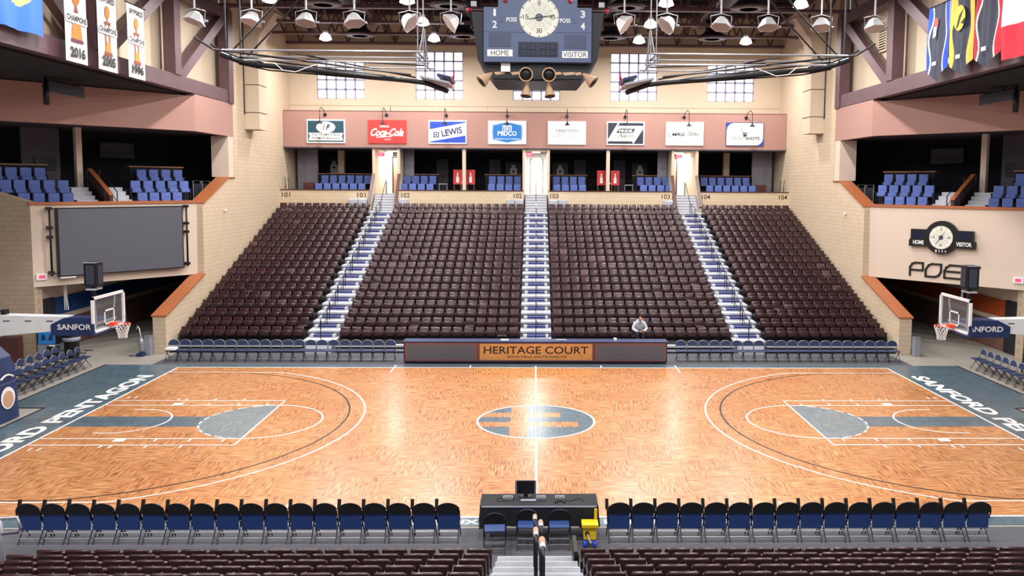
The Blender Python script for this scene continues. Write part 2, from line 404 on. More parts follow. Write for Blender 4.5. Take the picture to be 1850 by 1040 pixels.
# ---------------- walls and facade (built for the left, mirrored for the right) ----------------
A = Vector((-16.3, 14.8, 0)); Bp = Vector((-20.95, 9.4, 0))
TD = (Bp-A).normalized(); OUT = Vector((TD.y, -TD.x, 0))     # OUT points away from the court
if OUT.x > 0: OUT = -OUT
for sx, side in ((1, 'left'), (-1, 'right')):
    b = MB()
    b.prism([(-16, 10.4, -.01), (-16, 10.4, 1.6), (-16, 14.78, 2.95), (-16, 14.82, 6.36), (-16, 18.2, 7.6), (-16, 19.2, 7.6), (-16, 19.2, 18.4), (-16, 34.2, 18.4), (-16, 34.2, -.01)], (-.55, 0, 0))
    struct(b, 'wall_'+side, CMU_YZ, sx=sx)
    b = MB(); b.obox((-16.6, 10.35, 1.6), (.66, 0, 0), (0, 4.43, 1.36), (0, 0, .06)); struct(b, 'trim_1', COPPER, sx=sx)
    b = MB(); b.obox((-16.6, 14.82, 6.36), (.66, 0, 0), (0, 3.4, 1.25), (0, 0, .06)); b.box(-16.6, -15.94, 18.22, 19.15, 7.61, 7.67); struct(b, 'trim_2', COPPER, sx=sx)
    b = MB(); b.box(-16.9, -16.02, 18.45, 19.18, 7.67, 9.77); struct(b, 'wall_'+side+'_pier', PLAST, sx=sx)
    # bay wall with the screen
    b = MB(); o = A+Vector((0, 0, 2.98)); b.obox(o-TD*.2, TD*7.33, OUT*.4, (0, 0, 3.42)); struct(b, 'wall_'+side+'_bay', PLAST, sx=sx)
    b = MB(); o = A+Vector((0, 0, 6.4)); b.obox(o-TD*.2-OUT*.06, TD*7.4, OUT*.5, (0, 0, .12)); struct(b, 'trim_3', COPPER, sx=sx)
    # end wall beyond the bay
    ed = Vector((-.99, -.155, 0)); b = MB()
    p = [Bp+Vector((0, 0, -.01)), Bp+ed*12+Vector((0, 0, -.01)), Bp+ed*12+Vector((0, 0, 7.6)), Bp+ed*3.4+Vector((0, 0, 7.6)), Bp+Vector((0, 0, 6.5))]
    b.prism(p, (.07, .45, 0)) ; struct(b, 'wall_'+side+'_end', brick('cmu_end_shaded', '#b5a08a', '#af9a84', '#a08b75', 'x', .41, .205) if sx == 1 else bpy.data.materials['cmu_end_shaded'], sx=sx)  # shade on the end wall is put into the darker block colours
    # tunnel: outer wall, ceiling, back
    b = MB(); b.box(-21.6, -21.2, 9.6, 31, -.01, 5.9); struct(b, 'wall_'+side+'_tunnel', PLAST, sx=sx)
    b = MB(); b.box(-21.19, -21.13, 9.7, 30, 1.52, 2.28); struct(b, 'wall_'+side+'_tunnel_band', mat('band_'+side, '#1d3f7a' if sx == 1 else '#a8481f', .6), sx=sx)
    b = MB(); b.box(-21.19, -21.07, 9.7, 30, -.01, 1.28); struct(b, 'wall_'+side+'_tunnel_base', RBRK, sx=sx)
    b = MB(); b.box(-21.25, -16.5, 30, 30.4, -.01, 6); struct(b, 'wall_'+side+'_tunnel_back', DARK, sx=sx)
    # suite slab (ceiling of the tunnel) and suite shell
    b = MB(); b.prism([A+OUT*.4+Vector((0, 0, 5.75)), (-16.5, 19.1, 5.75), (-16.5, 30.4, 5.75), (-31, 30.4, 5.75), (-31, 7.9, 5.75), Bp+OUT*.45+Vector((0, 0, 5.75))], (0, 0, .15)); struct(b, 'floor_'+side+'_suite', DARK, sx=sx)
    b = MB(); b.prism([(-16.3, 19.2, 9.86), (-16.3, 14.3, 9.86), (-24, 5.1, 9.86), (-34, 5.1, 9.86), (-34, 30.4, 9.86), (-16.5, 30.4, 9.86)], (0, 0, .1)); struct(b, 'ceiling_'+side+'_suite', mat('soffit', '#43414b', .9), sx=sx)
    b = MB(); b.prism([(-16.56, 24.55, 5.9), (-30.2, 8.75, 5.9), (-34, 8.9, 5.9), (-34, 30.2, 5.9), (-16.5, 30.2, 5.9)], (0, 0, 4)); struct(b, 'wall_'+side+'_suite', DARK, sx=sx)
    # fascia over the bay
    b = MB(); b.box(-16.4, -16.02, 14.3, 19.18, 9.78, 11.5)
    q0 = Vector((-16.02, 14.3, 9.78)); b.obox(q0, TD*12, OUT*.3, (0, 0, 1.62)); struct(b, 'wall_'+side+'_fascia', ROSE, sx=sx)
    b = MB(); b.box(-36, -16.5, -14, 19.2, 11.44, 11.6); struct(b, 'ceiling_'+side+'_bay', DARK, sx=sx)
    b = MB(); b.box(-17.1, -16.75, -14, 19.6, 11.6, 18.4); struct(b, 'wall_'+side+'_upper', PLASTW, sx=sx)
# window wall, facade band, suites under it
b = MB()
WIN = [(-12.71, 12.86, 2.45, 4), (-6.32, 12.84, 3.08, 5), (0, 12.8, 3.08, 5), (6.35, 12.77, 3.08, 5), (12.71, 12.82, 2.45, 4)]
def wallrect(x0, x1, z0, z1): b.box(x0, x1, 29.6, 29.95, z0, z1)
xs = -16.0; w2 = 1.53
wallrect(-16, 16, 11.9, 12.84); wallrect(-16, 16, 15.92, 18.4)
prev = -16
for (x, z, h, n) in WIN:
    wallrect(prev, x-w2, 12.84, 15.92); wallrect(x-w2, x+w2, 12.84+h, 15.92) if h < 3 else None; prev = x+w2
wallrect(prev, 16, 12.84, 15.92)
struct(b, 'wall_back', PLASTW)
b = MB()
for x in (-12.7+3.2, -9.5+3.2, 3.2, -3.2, 9.5, -9.5): b.box(x-.012, x+.012, 29.585, 29.6, 11.95, 12.4)
b.box(-16, 16, 29.58, 29.6, 12.4, 12.42)
struct(b, 'trim_4', mat('joint', '#a8977c', .9))
for i, (x, z, h, n) in enumerate(WIN):
    g = MB(); g.box(x-w2, x+w2, 29.78, 29.84, 12.84, 12.84+h)
    w = struct(g, 'window_%d' % (i+1), DAY)
    fr = MB()
    for k in range(6): xx = x-w2+2*w2*k/5; fr.box(xx-.045, xx+.045, 29.66, 29.78, 12.84, 12.84+h)
    for k in range(n+1): zz = 12.84+h*k/n; fr.box(x-w2, x+w2, 29.66, 29.78, zz-.045, zz+.045)
    fr.build('window_frame', mat('block_joint', '#9c9aae', .6), w)
b = MB(); b.box(-15.98, 15.98, 28, 28.35, 9.66, 11.93); b.box(-15.98, 15.98, 28, 29.6, 11.9, 11.96); struct(b, 'wall_back_band', ROSE)
b = MB(); b.box(-15.98, 15.98, 27.98, 34, 9.58, 9.66); struct(b, 'ceiling_back_suite', mat('soffit', '#43414b', .9))
b = MB()
b.box(-16, -10.3, 33.8, 34, 6.5, 9.6); b.box(-8.8, -.8, 33.8, 34, 6.5, 9.6); b.box(.8, 8.8, 33.8, 34, 6.5, 9.6); b.box(10.3, 16, 33.8, 34, 6.5, 9.6)
struct(b, 'wall_back_suite', DBRK)
# parapet with section numbers
PAR = ((-16, -10.5), (-8.65, -.78), (.78, 8.6), (10.35, 16))
for i, (x0, x1) in enumerate(PAR):
    b = MB().box(x0, x1, 27.15, 27.4, 5, 6.93); struct(b, 'wall_back_parapet', CMU_XZ)
    b = MB().box(x0, x1, 27.12, 27.45, 6.93, 6.99); struct(b, 'trim_5', MAHOG)
b = MB()
for t, x in (('101', -15.65), ('101', -10.95), ('102', -8.2), ('102', -1.15), ('103', 1.15), ('103', 8.2), ('104', 10.75), ('104', 15.65)):
    b.text(t, (x, 27.148, 6.5), (1, 0, 0), (0, 0, 1), .52, .29, th=.004, bold=.01)
tag(b.build('section_number', INK, nrm=False), kind='structure').name = 'trim_6'
# suite floors and partitions at the back
for i, (x0, x1) in enumerate(((-16, -10.3), (-8.75, -.8), (.8, 8.75), (10.3, 16))):
    b = MB(); b.box(x0, x1, 27.4, 28.85, 6.0, 6.42); b.box(x0, x1, 28.85, 34, 6.0, 6.95); struct(b, 'floor_back_suite', CARPET)
for x0, x1 in ((-10.42, -10.25), (-8.85, -8.68), (-.87, -.72), (.72, .87), (8.68, 8.85), (10.2, 10.4)):
    b = MB(); b.box(x0, x1, 28.05, 34, 5.5, 9.6); struct(b, 'wall_back_partition', PLASTW)
for x in (-4.6, 4.6): b = MB(); b.box(x-.11, x+.11, 28.05, 28.4, 6.9, 9.6); struct(b, 'wall_back_column', PLASTW)
for x in (-13.1, 13.1): b = MB(); b.box(x-.3, x+.1, 31.5, 31.9, 6.9, 9.6); struct(b, 'wall_back_column', PLASTW)
for s in (-1, 1):
    b = MB(); b.box(-15.75, -14.5, 30.2, 30.3, 6.5, 9.6); b.box(-15.2, -14.4, 30.1, 30.32, 6.5, 9.6); struct(b, 'wall_back_return', mat('grey_panel', '#7b7882', .7), sx=s)
    for x0, x1 in ((-8.62, -8.0),):
        b = MB(); b.box(x0, x1, 29.6, 29.75, 6.9, 9.6); struct(b, 'wall_back_return', mat('grey_panel', '#7b7882', .7), sx=s)
# stairwells between the suites
for x0, x1, nm in ((-10.3, -8.8, 'left'), (-.78, .78, 'centre'), (8.8, 10.25, 'right')):
    b = MB(); b.box(x0, x1, 27.9, 34, 6.3, 6.72); struct(b, 'floor_stairhead', CONC)
    b = MB(); b.box(x0+.05, x1-.05, 33.7, 33.9, 6.7, 9.6); struct(b, 'wall_stairhead', WHITEM)
    xc = (x0+x1)/2; p = thing('ceiling_panel_light', 'added flat fill light inside the %s stairwell doorway' % nm, 'light', (xc, 30.8, 9.5))  # panel and its area light are added to brighten the doorway
    b = MB(); b.box(xc-.3, xc+.3, 30.2, 31.4, 9.52, 9.58); b.build('housing', WHITEM, p)
    b = MB(); b.box(xc-.26, xc+.26, 30.24, 31.36, 9.51, 9.52); b.build('diffuser', LAMPE, p)
    ld = bpy.data.lights.new('panel_light', 'AREA'); ld.shape = 'RECTANGLE'; ld.size = .5; ld.size_y = 1.1; ld.energy = 330 if nm == 'centre' else 130
    lo = bpy.data.objects.new('panel_light', ld); COL.objects.link(lo); lo.parent = p; lo.location = (0, 0, -.02)
for x0, x1 in ((-10.24, -9.68), (9.56, 10.19)):
    b = MB(); b.box(x0, x1, 31.2, 31.3, 6.72, 9.6); struct(b, 'wall_stairhead', WHITEM)
for x0, x1, n, m in ((-9.62, -8.86, 1, mat('door_tan', '#ad8468', .6)), (8.87, 9.5, 3, mat('door_tan', '#ad8468', .6)), (-.3, .35, 2, mat('door_white', '#f0e8ea', .5))):
    y = 31.2 if n != 2 else 33.2
    b = MB().box(x0, x1, y, y+.06, 6.72, 9.1); d = struct(b, 'door_%d' % n, m)
    b = MB().box(x0-.07, x0, y-.03, y+.08, 6.72, 9.2).box(x1, x1+.07, y-.03, y+.08, 6.72, 9.2).box(x0-.07, x1+.07, y-.03, y+.08, 9.1, 9.2); b.build('door_frame', STEELB if n != 2 else WHITEM, d)
    b = MB().tube([(x0+.1, y-.06, 7.75), (x0+.2, y-.06, 7.75)], .02); b.build('door_handle', GREYM, d)
# roof
b = MB().box(-17, 17, -14, 30, 18.4, 18.55); struct(b, 'ceiling', DECK)
b = MB()
for k in range(60): y = -2+k*.54; b.box(-16.6, 16.6, y, y+.18, 18.3, 18.4)
struct(b, 'ceiling_ribs', DECK)
def joist(y, name='roof_joist'):
    b = MB(); b.box(-16.6, 16.6, y-.17, y+.17, 16.25, 16.4); b.box(-16.6, 16.6, y-.17, y+.17, 18.1, 18.28)
    n = 22; w = 33.2/n
    for i in range(n):
        x = -16.6+i*w
        b.tube([(x, y, 16.35), (x+w/2, y, 18.2)], .05, 4); b.tube([(x+w/2, y, 18.2), (x+w, y, 16.35)], .05, 4)
    return b
for i, y in enumerate((-6, -2, 2, 6, 10, 14, 18.0, 22.0, 25.6, 29.1)):
    tag(struct(joist(y), 'ceiling_joist', BEAM))
b = MB()
for x in (-14, -9.2, -1.6, 1.6, 9.2, 14): b.box(x-.12, x+.12, -12, 29.4, 16.6, 16.9)
struct(b, 'ceiling_purlin', BEAM)
# side trusses
for sx, side in ((1, 'left'), (-1, 'right')):
    b = MB(); b.box(-16.42, -16.0, -14, 19.35, 11.52, 12.16); b.build
    t = thing('roof_truss', 'brown steel truss high on the %s side above the corner suites' % side, 'truss', (-16.2*sx, 3, 11.52))
    OFFS[t.name] = Vector((-16.2*sx, 3, 11.52))
    b.build('lower_chord', BEAM, t, sx=sx)
    b = MB(); b.box(-16.42, -16.0, -14, 19.35, 15.75, 16.3); b.build('upper_chord', BEAM, t, sx=sx)
    ys = [18.95, 12.45, 5.75, -1.0, -7.6]
    for y in ys:
        b = MB(); b.box(-16.46, -15.94, y-.32, y+.32, 11.5 if y > 18 else 12.16, 16.3); b.build('post', BEAM, t, sx=sx)
    for i, (y0, z0, y1, z1) in enumerate(((18.6, 15.9, 12.9, 12.1), (12.1, 15.9, 6.2, 12.1), (5.4, 12.1, -.6, 15.9), (-1.4, 15.9, -7.2, 12.1))):
        if i == 1: y0, z0, y1, z1 = 12.1, 15.9, 6.2, 12.1
        d = Vector((0, y1-y0, z1-z0)); n = Vector((0, -d.z, d.y)).normalized()*.5
        b = MB(); b.obox(Vector((-16.38, y0, z0))-n/2, (.34, 0, 0), n, d); b.build('diagonal', BEAM, t, sx=sx)
# ---------------- stands ----------------
NR = 19
def row(k): return 11.2+.825*k, .40+.2865*k      # y of the seats, height of the deck
SEC = {'101': (-15.8, 11), '102': (-8.75, 16), '103': (.75, 16), '104': (10.3, 11)}
EDGE = {'101': (-15.95, -10.22), '102': (-8.78, -.72), '103': (.72, 8.78), '104': (10.22, 15.95)}
STAND = mat('stand_grey', '#4a4a54', .7, var=.15)
RISER = mat('riser_dark', '#1f1d24', .8)
for sec, (x0, x1) in EDGE.items():
    t = thing('seating_deck', {'101': 'leftmost stepped dark deck of the far stand', '102': 'stepped dark deck of the far stand just left of the centre aisle', '103': 'stepped dark deck of the far stand just right of the centre aisle', '104': 'rightmost stepped dark deck of the far stand'}[sec], 'stand', ((x0+x1)/2, 11, 0))
    pf = MB()
    pts = []
    for k in range(NR):
        y, z = row(k); pts += [(x0, y-.42, z), (x0, y+.405, z)] if k else [(x0, y-.42, -.011), (x0, y-.42, z), (x0, y+.405, z)]
    pts += [(x0, 27.1, row(18)[1]), (x0, 27.1, -.011)]
    pf.prism(pts, (x1-x0, 0, 0)); pf.build('deck', RISER, t)
    b = MB(); b.box(x0, x1, 10.55, 10.775, .25, .36, .01); b.box(x0, x1, 10.6, 10.775, .05, .16, .01); b.build('front_plank', ALU, t)
# aisle stairs
AIS = {'left': (-10.2, -8.8), 'centre': (-.7, .7), 'right': (8.8, 10.2)}
for nm, (x0, x1) in AIS.items():
    t = thing('aisle_stairs', 'white aisle stairs with blue half steps, %s aisle of the far stand' % nm, 'stairs', ((x0+x1)/2, 11, 0))
    xm = (x0+x1)/2
    for k in range(NR):
        y, z = row(k)
        b = MB(); z += .12; b.box(x0, x1, y-.44, y+.405, z-.09, z+.005, .01); b.build('tread', STEPW, t)
        b = MB(); b.box(x0, x1, y-.42, y+.405, -.011 if k == 0 else z-.4, z-.09); b.build('riser', mat('riser_grey', '#6d6e78', .7), t)
        if k:
            b = MB(); b.box(x0+.14, x1-.14, y-.72, y-.421, z-.28, z-.14, .01); h = b.build('half_step', STEPW, t)
            b = MB(); b.box(x0+.3, x1-.26, y-.71, y-.43, z-.14, z-.13); b.box(x0+.3, x1-.26, y-.727, y-.72, z-.24, z-.15); b.build('carpet_pad', STEPB, h)
    b = MB(); b.box(x0+.14, x1-.14, 10.5, 10.775, -.011, .36); b.box(x0+.14, x1-.14, 10.25, 10.5, -.011, .18); h = b.build('half_step', STEPW, t)
    b = MB(); b.box(x0+.3, x1-.26, 10.51, 10.76, .36, .37); b.build('carpet_pad', STEPB, h)
    # upper flight to the suite level
    y, z = row(18)
    b = MB(); n = 7
    for i in range(n):
        yy = y+.42+i*.17; b.box(x0+.02, x1-.02, yy, 27.95, z-.3, z+(i+1)*(6.72-z)/n, .008)
    b.build('upper_flight', STEPW, t)
    b = MB()
    for i in range(n): yy = y+.42+i*.17; zz = z+(i+1)*(6.72-z)/n; b.box(x0+.03, x1-.03, yy-.006, yy+.03, zz-.03, zz+.004)
    b.build('step_nosing', mat('nosing', '#6f6f76', .6), t)
    # hand rails
    for j in range(10):
        k = j*2; y, z = row(k); 
        if j == 9: y, z = 26.1, 5.5
        b = MB()
        z += .12 if j < 9 else 0; y2, z2 = (y+1.0, z+.36) if j < 9 else (y+1.5, z+1.15)
        b.tube([(xm, y-.2, z), (xm, y-.2, z+.86)], .02, 6)
        if j < 9: b.tube([(xm, y-.2, z+.5), (xm+.06, y-.3, z+.6), (xm+.06, y-.32, z+.8), (xm, y-.2, z+.88), (xm, y2, z2+.8), (xm, y2+.1, z2+.6), (xm, y2, z2+.42), (xm, y-.2, z+.42)], .018, 6)
        else: b.tube([(xm, y-.2, z+.84), (xm, y2, z2+.9), (xm, y2+.3, z2+.9), (xm, y2+.3, z2+.04)], .02, 6)
        b.tube([(xm, y2, z2+.01), (xm, y2, z2+.8)], .018, 6)
        b.build('handrail', STEELB, t)
# ---------------- stadium seats ----------------
def seat_shapes(low=False, down=False):
    bk = MB(); seg = 2 if low else 3
    bk.obox((0, 0, 0), (1, 0, 0), (0, 1, 0), (0, 0, 1)); bk.bm.clear()
    bk.box(-.218, .218, .125, .205, .4, .82, .034 if low else .04, seg)
    if not low: bk.box(-.2, .2, .128, .145, .5, .74, .008, 1)
    for v in bk.bm.verts: v.co.y += (v.co.z-.4)*.22; v.co.y -= .035*(1-(v.co.x/.22)**2)*-.6
    st = MB()
    if down: st.box(-.215, .215, -.24, .15, .46, .52, .022, 1 if low else 2)
    else:
        st.box(-.195, .195, -.06, .03, .45, .69, .034, seg)
        if not low: st.box(-.15, .15, -.06, -.02, .645, .67, .006, 1)
        for v in st.bm.verts: v.co.y += (v.co.z-.36)*.16; v.co.x *= 1-.5*max(0, .52-v.co.z)
    ar = MB(); ar.box(.236, .264, -.16, .17, .6, .635, .008, 1); ar.box(.24, .26, .02, .12, .01, .6)
    for q_ in (bk, st, ar):
        for v in q_.bm.verts: v.co.z = max(v.co.z-.22, .001)
    for q_ in (bk, st):
        for f_ in q_.bm.faces: f_.smooth = True
    return bk, st, ar
def make_seat(m, down=False):
    t = thing('stadium_seat', 'folded maroon plastic stadium seat', 'stadium seat')
    bk, st, ar = seat_shapes(False, down)
    bk.build('backrest', m, t); st.build('seat', m, t); a = ar.build('armrest', BLACKM, t)
    b = MB(); b.lathe([(.012, 0), (.012, .006)], 8, (.25, -.162, .397), (0, -1, 0)); b.build('bolt', ALU, t)
    return t
up = Placer(make_seat(MAROON)); dn = Placer(make_seat(MAROON, True))
# seats of the near stand (seen from behind), seven rows either side of the centre aisle
def vis(p):
    d = Vector(p)-Vector((cx, cy, cz)); q = d.dot(F); u = ppx+foc*d.dot(R1)/q; v = ppy-foc*d.dot(U1)/q
    return -12 < u < 1862 and v < 1052
near = 0
for k in range(7):
    y, z = -row(k)[0], row(k)[1]
    for s, sd in ((-1, 'left'), (1, 'right')):
        for i in range(16):
            x = s*(1.0+.5*i)
            if not (vis((x, y, z+.6)) or vis((x-s*.25, y, z+.6))): continue
            lb = 'maroon near-stand seat, %s row from court, %s seat %s of aisle' % (nth(k+1), nth(i+1), sd)
            up.put((x, y, z), PI, lb, 'maroon seats of the near stand'); near += 1
# the two lowest rows of the far stand one by one, the rest as one object
DOWN = {(1, '101', 10), (0, '103', 7), (1, '102', 6), (1, '102', 11), (0, '102', 14), (1, '103', 13)}
for k in range(2):
    y, z = row(k)
    for sec, (x0, n) in SEC.items():
        for i in range(n):
            lb = 'maroon seat, far section %s, %s row, %s from the left' % (sec, 'lowest' if k == 0 else 'second', nth(i+1))
            P = dn if (k, sec, i) in DOWN else up
            P.put((x0+.25+.5*i, y, z), 0, ('lowered ' if P is dn else 'folded ')+lb, 'maroon seats of the far stand')
dwn = seat_shapes(True, True); fld = seat_shapes(True)
def grab(mb): 
    mb.bm.verts.index_update(); bmesh.ops.recalc_face_normals(mb.bm, faces=mb.bm.faces)
    return [tuple(v.co) for v in mb.bm.verts], [[v.index for v in f.verts] for f in mb.bm.faces]
G = {'d': [grab(m) for m in dwn], 'f': [grab(m) for m in fld]}
DN = {(6, '102', 13), (7, '102', 14), (8, '102', 6), (6, '102', 1), (9, '103', 10), (7, '103', 2), (7, '103', 11), (6, '103', 14), (5, '103', 10), (12, '103', 10), (10, '102', 3), (14, '101', 6), (4, '103', 13), (13, '102', 12), (11, '103', 1), (9, '102', 13), (3, '104', 2), (15, '104', 1), (18, '101', 0), (18, '104', 0), (5, '101', 3)}
PALE = {(10, '103', 1), (9, '103', 4), (9, '103', 5), (8, '103', 6), (7, '103', 3), (8, '102', 2), (5, '103', 14), (9, '103', 13), (12, '103', 0), (10, '102', 3), (4, '101', 5), (7, '104', 9), (11, '102', 9)}
V, FA, MI = [], [], []
rs = random.Random(3)
for k in range(2, NR):
    y, z = row(k)
    for sec, (x0, n) in SEC.items():
        for i in range(n):
            key = (k, sec, i); g = G['d' if key in DN else 'f']; x = x0+.25+.5*i; dy = rs.uniform(-.012, .012)
            for j, (vs, fs) in enumerate(g):
                o = len(V); V += [(a+x, b_+y+dy, c+z) for a, b_, c in vs]; FA += [[q+o for q in f_] for f_ in fs]
                MI += [2 if j == 2 else 1 if key in PALE or rs.random() < .015 else 0]*len(fs)
me = bpy.data.meshes.new('stadium_seats'); me.from_pydata(V, [], FA); me.polygons.foreach_set('material_index', MI)
for m in (MAROON, MAROON2, BLACKM): me.materials.append(m)
me.polygons.foreach_set('use_smooth', [True]*len(me.polygons))
o = bpy.data.objects.new('stadium_seats', me); COL.objects.link(o)
tag(o, 'maroon seats of the far stand from the third row up to the top', 'stadium seats', kind='stuff')
# near stand
for s, sd in ((-1, 'left'), (1, 'right')):
    x0, x1 = (.74, 9.0)
    t = thing('seating_deck', 'stepped dark deck of the near stand on the %s of the aisle' % sd, 'stand', (s*5, -11, 0))
    pts = [(x0, -(11.2-.42), -.011)]
    for k in range(9): y, z = row(k); pts += [(x0, -(y-.42), z), (x0, -(y+.405), z)]
    pts += [(x0, -(row(8)[0]+.405), -.011)]
    b = MB(); b.prism(pts, (x1-x0, 0, 0)); b.build('deck', STAND, t, sx=s)
t = NEARST = thing('aisle_stairs', 'silver ribbed aisle stairs of the near stand below the camera', 'stairs', (0, -11, 0))
for k in range(9):
    y, z = row(k)
    b = MB(); z += .14; b.box(-.72, .72, -(y+.405), -(y-.44), z-.05, z, .008)
    for q in range(3): b.box(-.7, .7, -(y-.42)-.06-q*.05, -(y-.42)-.04-q*.05, z, z+.006)
    b.build('tread', TREADM, t)
    b = MB(); b.box(-.71, .71, -(y+.405), -(y-.40), -.011 if k == 0 else z-.4, z-.05); b.build('riser', STAND, t)
    if k == 0: b = MB(); b.box(-.56, .56, -10.755, -10.45, .31, .36, .008); b.build('half_step', TREADM, t)
    if k:
        b = MB(); b.box(-.56, .56, -(y-.445), -(y-.7), z-.19, z-.14, .008); b.build('half_step', TREADM, t)
# end panel with hazard tape beside the right hand near seats
b = MB(); b.box(.66, .73, -11.5, -10.8, 0, .95); t = thing('safety_barrier', 'black end panel with yellow hazard tape beside the near right seats', 'panel', (.7, -11, 0)); b.build('panel', BLACKM, t)
b = MB()
for i in range(8): b.box(.655, .735, -10.799, -10.794, .05+i*.11, .12+i*.11)
b.build('hazard_tape', YELLOW, t)
# centre handrails of the near aisle: black posts with padded grips
PADM = mat('foam_grip', '#b88f76', .7)
for j, k in enumerate((0, 2, 4, 6)):
    y, z = row(k); y = -y; xo = (-.03, .06, -.02, .05)[j]
    b = MB(); b.tube([(xo, y+.35, z-.15), (xo, y+.35, z+.95)], .026, 8); b.tube([(xo, y+.35, z+.95), (xo, y-.85, z+1.36), (xo, y-.95, z+1.3), (xo, y-.95, z+.29)], .026, 8)
    b.tube([(xo, y+.35, z+.45), (xo, y-.95, z+.9)], .02, 8); r = b.build('handrail', STEELB, NEARST)
    b = MB(); b.tube([(xo, y+.2, z+1.0), (xo, y-.35, z+1.19)], .042, 10); b.build('foam_grip', PADM, r)
    b = MB(); b.tube([(xo, y-.38, z+1.2), (xo, y-.8, z+1.345)], .036, 10); b.build('clamp', ALU, r)
t = thing('guard_rail', 'grey pipe rail at the left end of the near stand', 'rail', (-9.6, -11, 0))
b = MB(); b.tube([(-10.6, -11, 1.32), (-9.3, -11, 1.39), (-9.25, -11, 1.2), (-9.3, -11, 1.12), (-10.6, -11, 1.0)], .03, 8); b.tube([(-9.6, -11, 1.37), (-9.6, -11, 0)], .03, 8); b.build('rail', GREYM, t)
print('seats', near)
# ---------------- folding chairs ----------------
def make_chair(arm=False, flip=False, dark=False):
    t = thing('folding_chair', 'navy folding chair', 'chair')
    b = MB()     # rounded back panel, front towards -y
    pts = []
    w, z0, z1 = (.232 if flip else .215), .62, .84
    for i in range(15):
        a = PI-PI*i/14; pts.append((w*math.cos(a), .17+.02*math.sin(a), z1-.17+.17*math.sin(a)))
    pts = [(-w, .165, z0)]+pts+[(w, .165, z0)]
    b.prism(pts, (0, .035, 0)); b.build('backrest', BLACKM if flip or dark else CHAIRB, t)
    b = MB(); e = [(p[0]*1.03, p[1]+.02, p[2]+(.008 if i else 0)) for i, p in enumerate(pts)]
    b.tube([(-w*1.03, .12, .47)]+e+[(w*1.03, .12, .47)], .013, 8); b.build('back_frame', GREYM if not (flip or dark) else CHAIRK, t)
    b = MB()
    if flip: b.box(-.222, .222, .115, .165, .27, .66, .02, 2)
    else: b.box(-.21, .21, -.25, .17, .43, .47, .018, 2)
    b.build('seat', mat('chair_seat_blue', '#1f3c78', .5, var=.1) if flip or dark else CHAIRB, t)
    for s in (-1, 1):
        b = MB(); b.tube([(s*.222, .13, .5), (s*.222, -.22, 0)], .013, 6); b.build('leg', CHAIRK, t)
        b = MB(); b.tube([(s*.205, -.12, .44), (s*.205, .24, 0)], .013, 6); b.build('leg', CHAIRK, t)
    b = MB()
    b.tube([(-.21, -.16, .1), (.21, -.16, .1)], .011, 6); b.build('crossbar', GREYM if not flip else ALU, t)
    b = MB(); b.tube([(-.2, .17, .1), (.2, .17, .1)], .011, 6); b.build('crossbar', GREYM if not flip else ALU, t)
    b = MB(); b.tube([(-.2, .1, .19), (.2, .1, .19)], .011, 6); b.build('crossbar', GREYM if not flip else ALU, t)
    if arm:
        b = MB()
        if flip: b.obox((.215, .06, .66), (.07, 0, 0), (0, .035, .01), (0, -.07, .2)); b.tube([(.25, .06, .7), (.235, .1, .4)], .012, 6)
        else: b.box(.225, .285, -.28, .08, .66, .69, .01, 2); b.tube([(.255, -.05, .66), (.235, .1, .4)], .012, 6)
        b.build('armrest', BLACKM, t)
    return t
ch = Placer(make_chair()); cf = Placer(make_chair(True, True)); ca = Placer(make_chair(True)); ck = Placer(make_chair(dark=True))
xs = [-15.1+.4735*i for i in range(20)]
for i, x in enumerate(xs):
    ch.put((x, 8.9, 0), random.uniform(-.03, .03), 'navy folding chair in the far left sideline row, %s from the left' % nth(i+1) if i else 'navy folding chair at the left end of the far sideline, towels on it', 'far left sideline chairs')
for i in range(20):
    x = 6.15+.4735*i; ch.put((x, 8.95, 0), random.uniform(-.03, .03), 'navy folding chair in the far right sideline row, %s from the left' % nth(i+1), 'far right sideline chairs')
for i in range(10):
    if i == 2: continue
    ch.put((-4.6+1.02*i, 9.1, 0), random.uniform(-.1, .1), 'navy folding chair behind the far scorer table, %s from the left' % nth(i+1 if i < 2 else i), 'chairs behind the far scorer table')
b = MB(); b.box(-15.3, -14.88, 8.62, 9.02, .475, .53, .02, 2); b.box(-15.28, -14.9, 8.64, 8.98, .53, .575, .02, 2); tag(b.build('folded_towels', NET), 'white folded towels on the leftmost far sideline chair', 'towels')
for i in range(18):
    cf.put((-1.82-.503*i, -8.76, 0), PI+random.uniform(-.02, .02), 'folded-up navy chair in the near left sideline row, %s from the table' % nth(i+1), 'near left sideline chairs')
for i in range(16):
    cf.put((1.72+.503*i, -8.76, 0), PI+random.uniform(-.02, .02), 'folded-up navy chair in the near right sideline row, %s from the table' % nth(i+1), 'near right sideline chairs')
for x, y, r, l in ((-.84, -9.3, .05, 'left of the three navy chairs behind the black table'), (-.17, -9.12, -.04, 'middle of the three navy chairs behind the black table'), (.47, -9.12, .03, 'right of the three navy chairs behind the black table')):
    ck.put((x, y, 0), PI+r, l.replace('navy', 'black-backed'), 'chairs behind the near table')
for i in range(10):
    ca.put((-17.98, 2.45+.55*i, 0), PI/2+random.uniform(-.05, .05), 'navy chair, front row beside the left hoop, %s from the near end' % nth(i+1), 'left baseline chairs, front row')
for i in range(8):
    ca.put((-18.86, 3.5+.555*i, 0), PI/2+random.uniform(-.05, .05), 'navy chair, rear row beside the left hoop, %s from the near end' % nth(i+1), 'left baseline chairs, rear row')
for i in range(9):
    ch.put((17.95, 7.35-.535*i, 0), -PI/2+random.uniform(-.05, .05), 'navy folding chair of the right baseline row, %s from the far end' % nth(i+1), 'right baseline chairs')
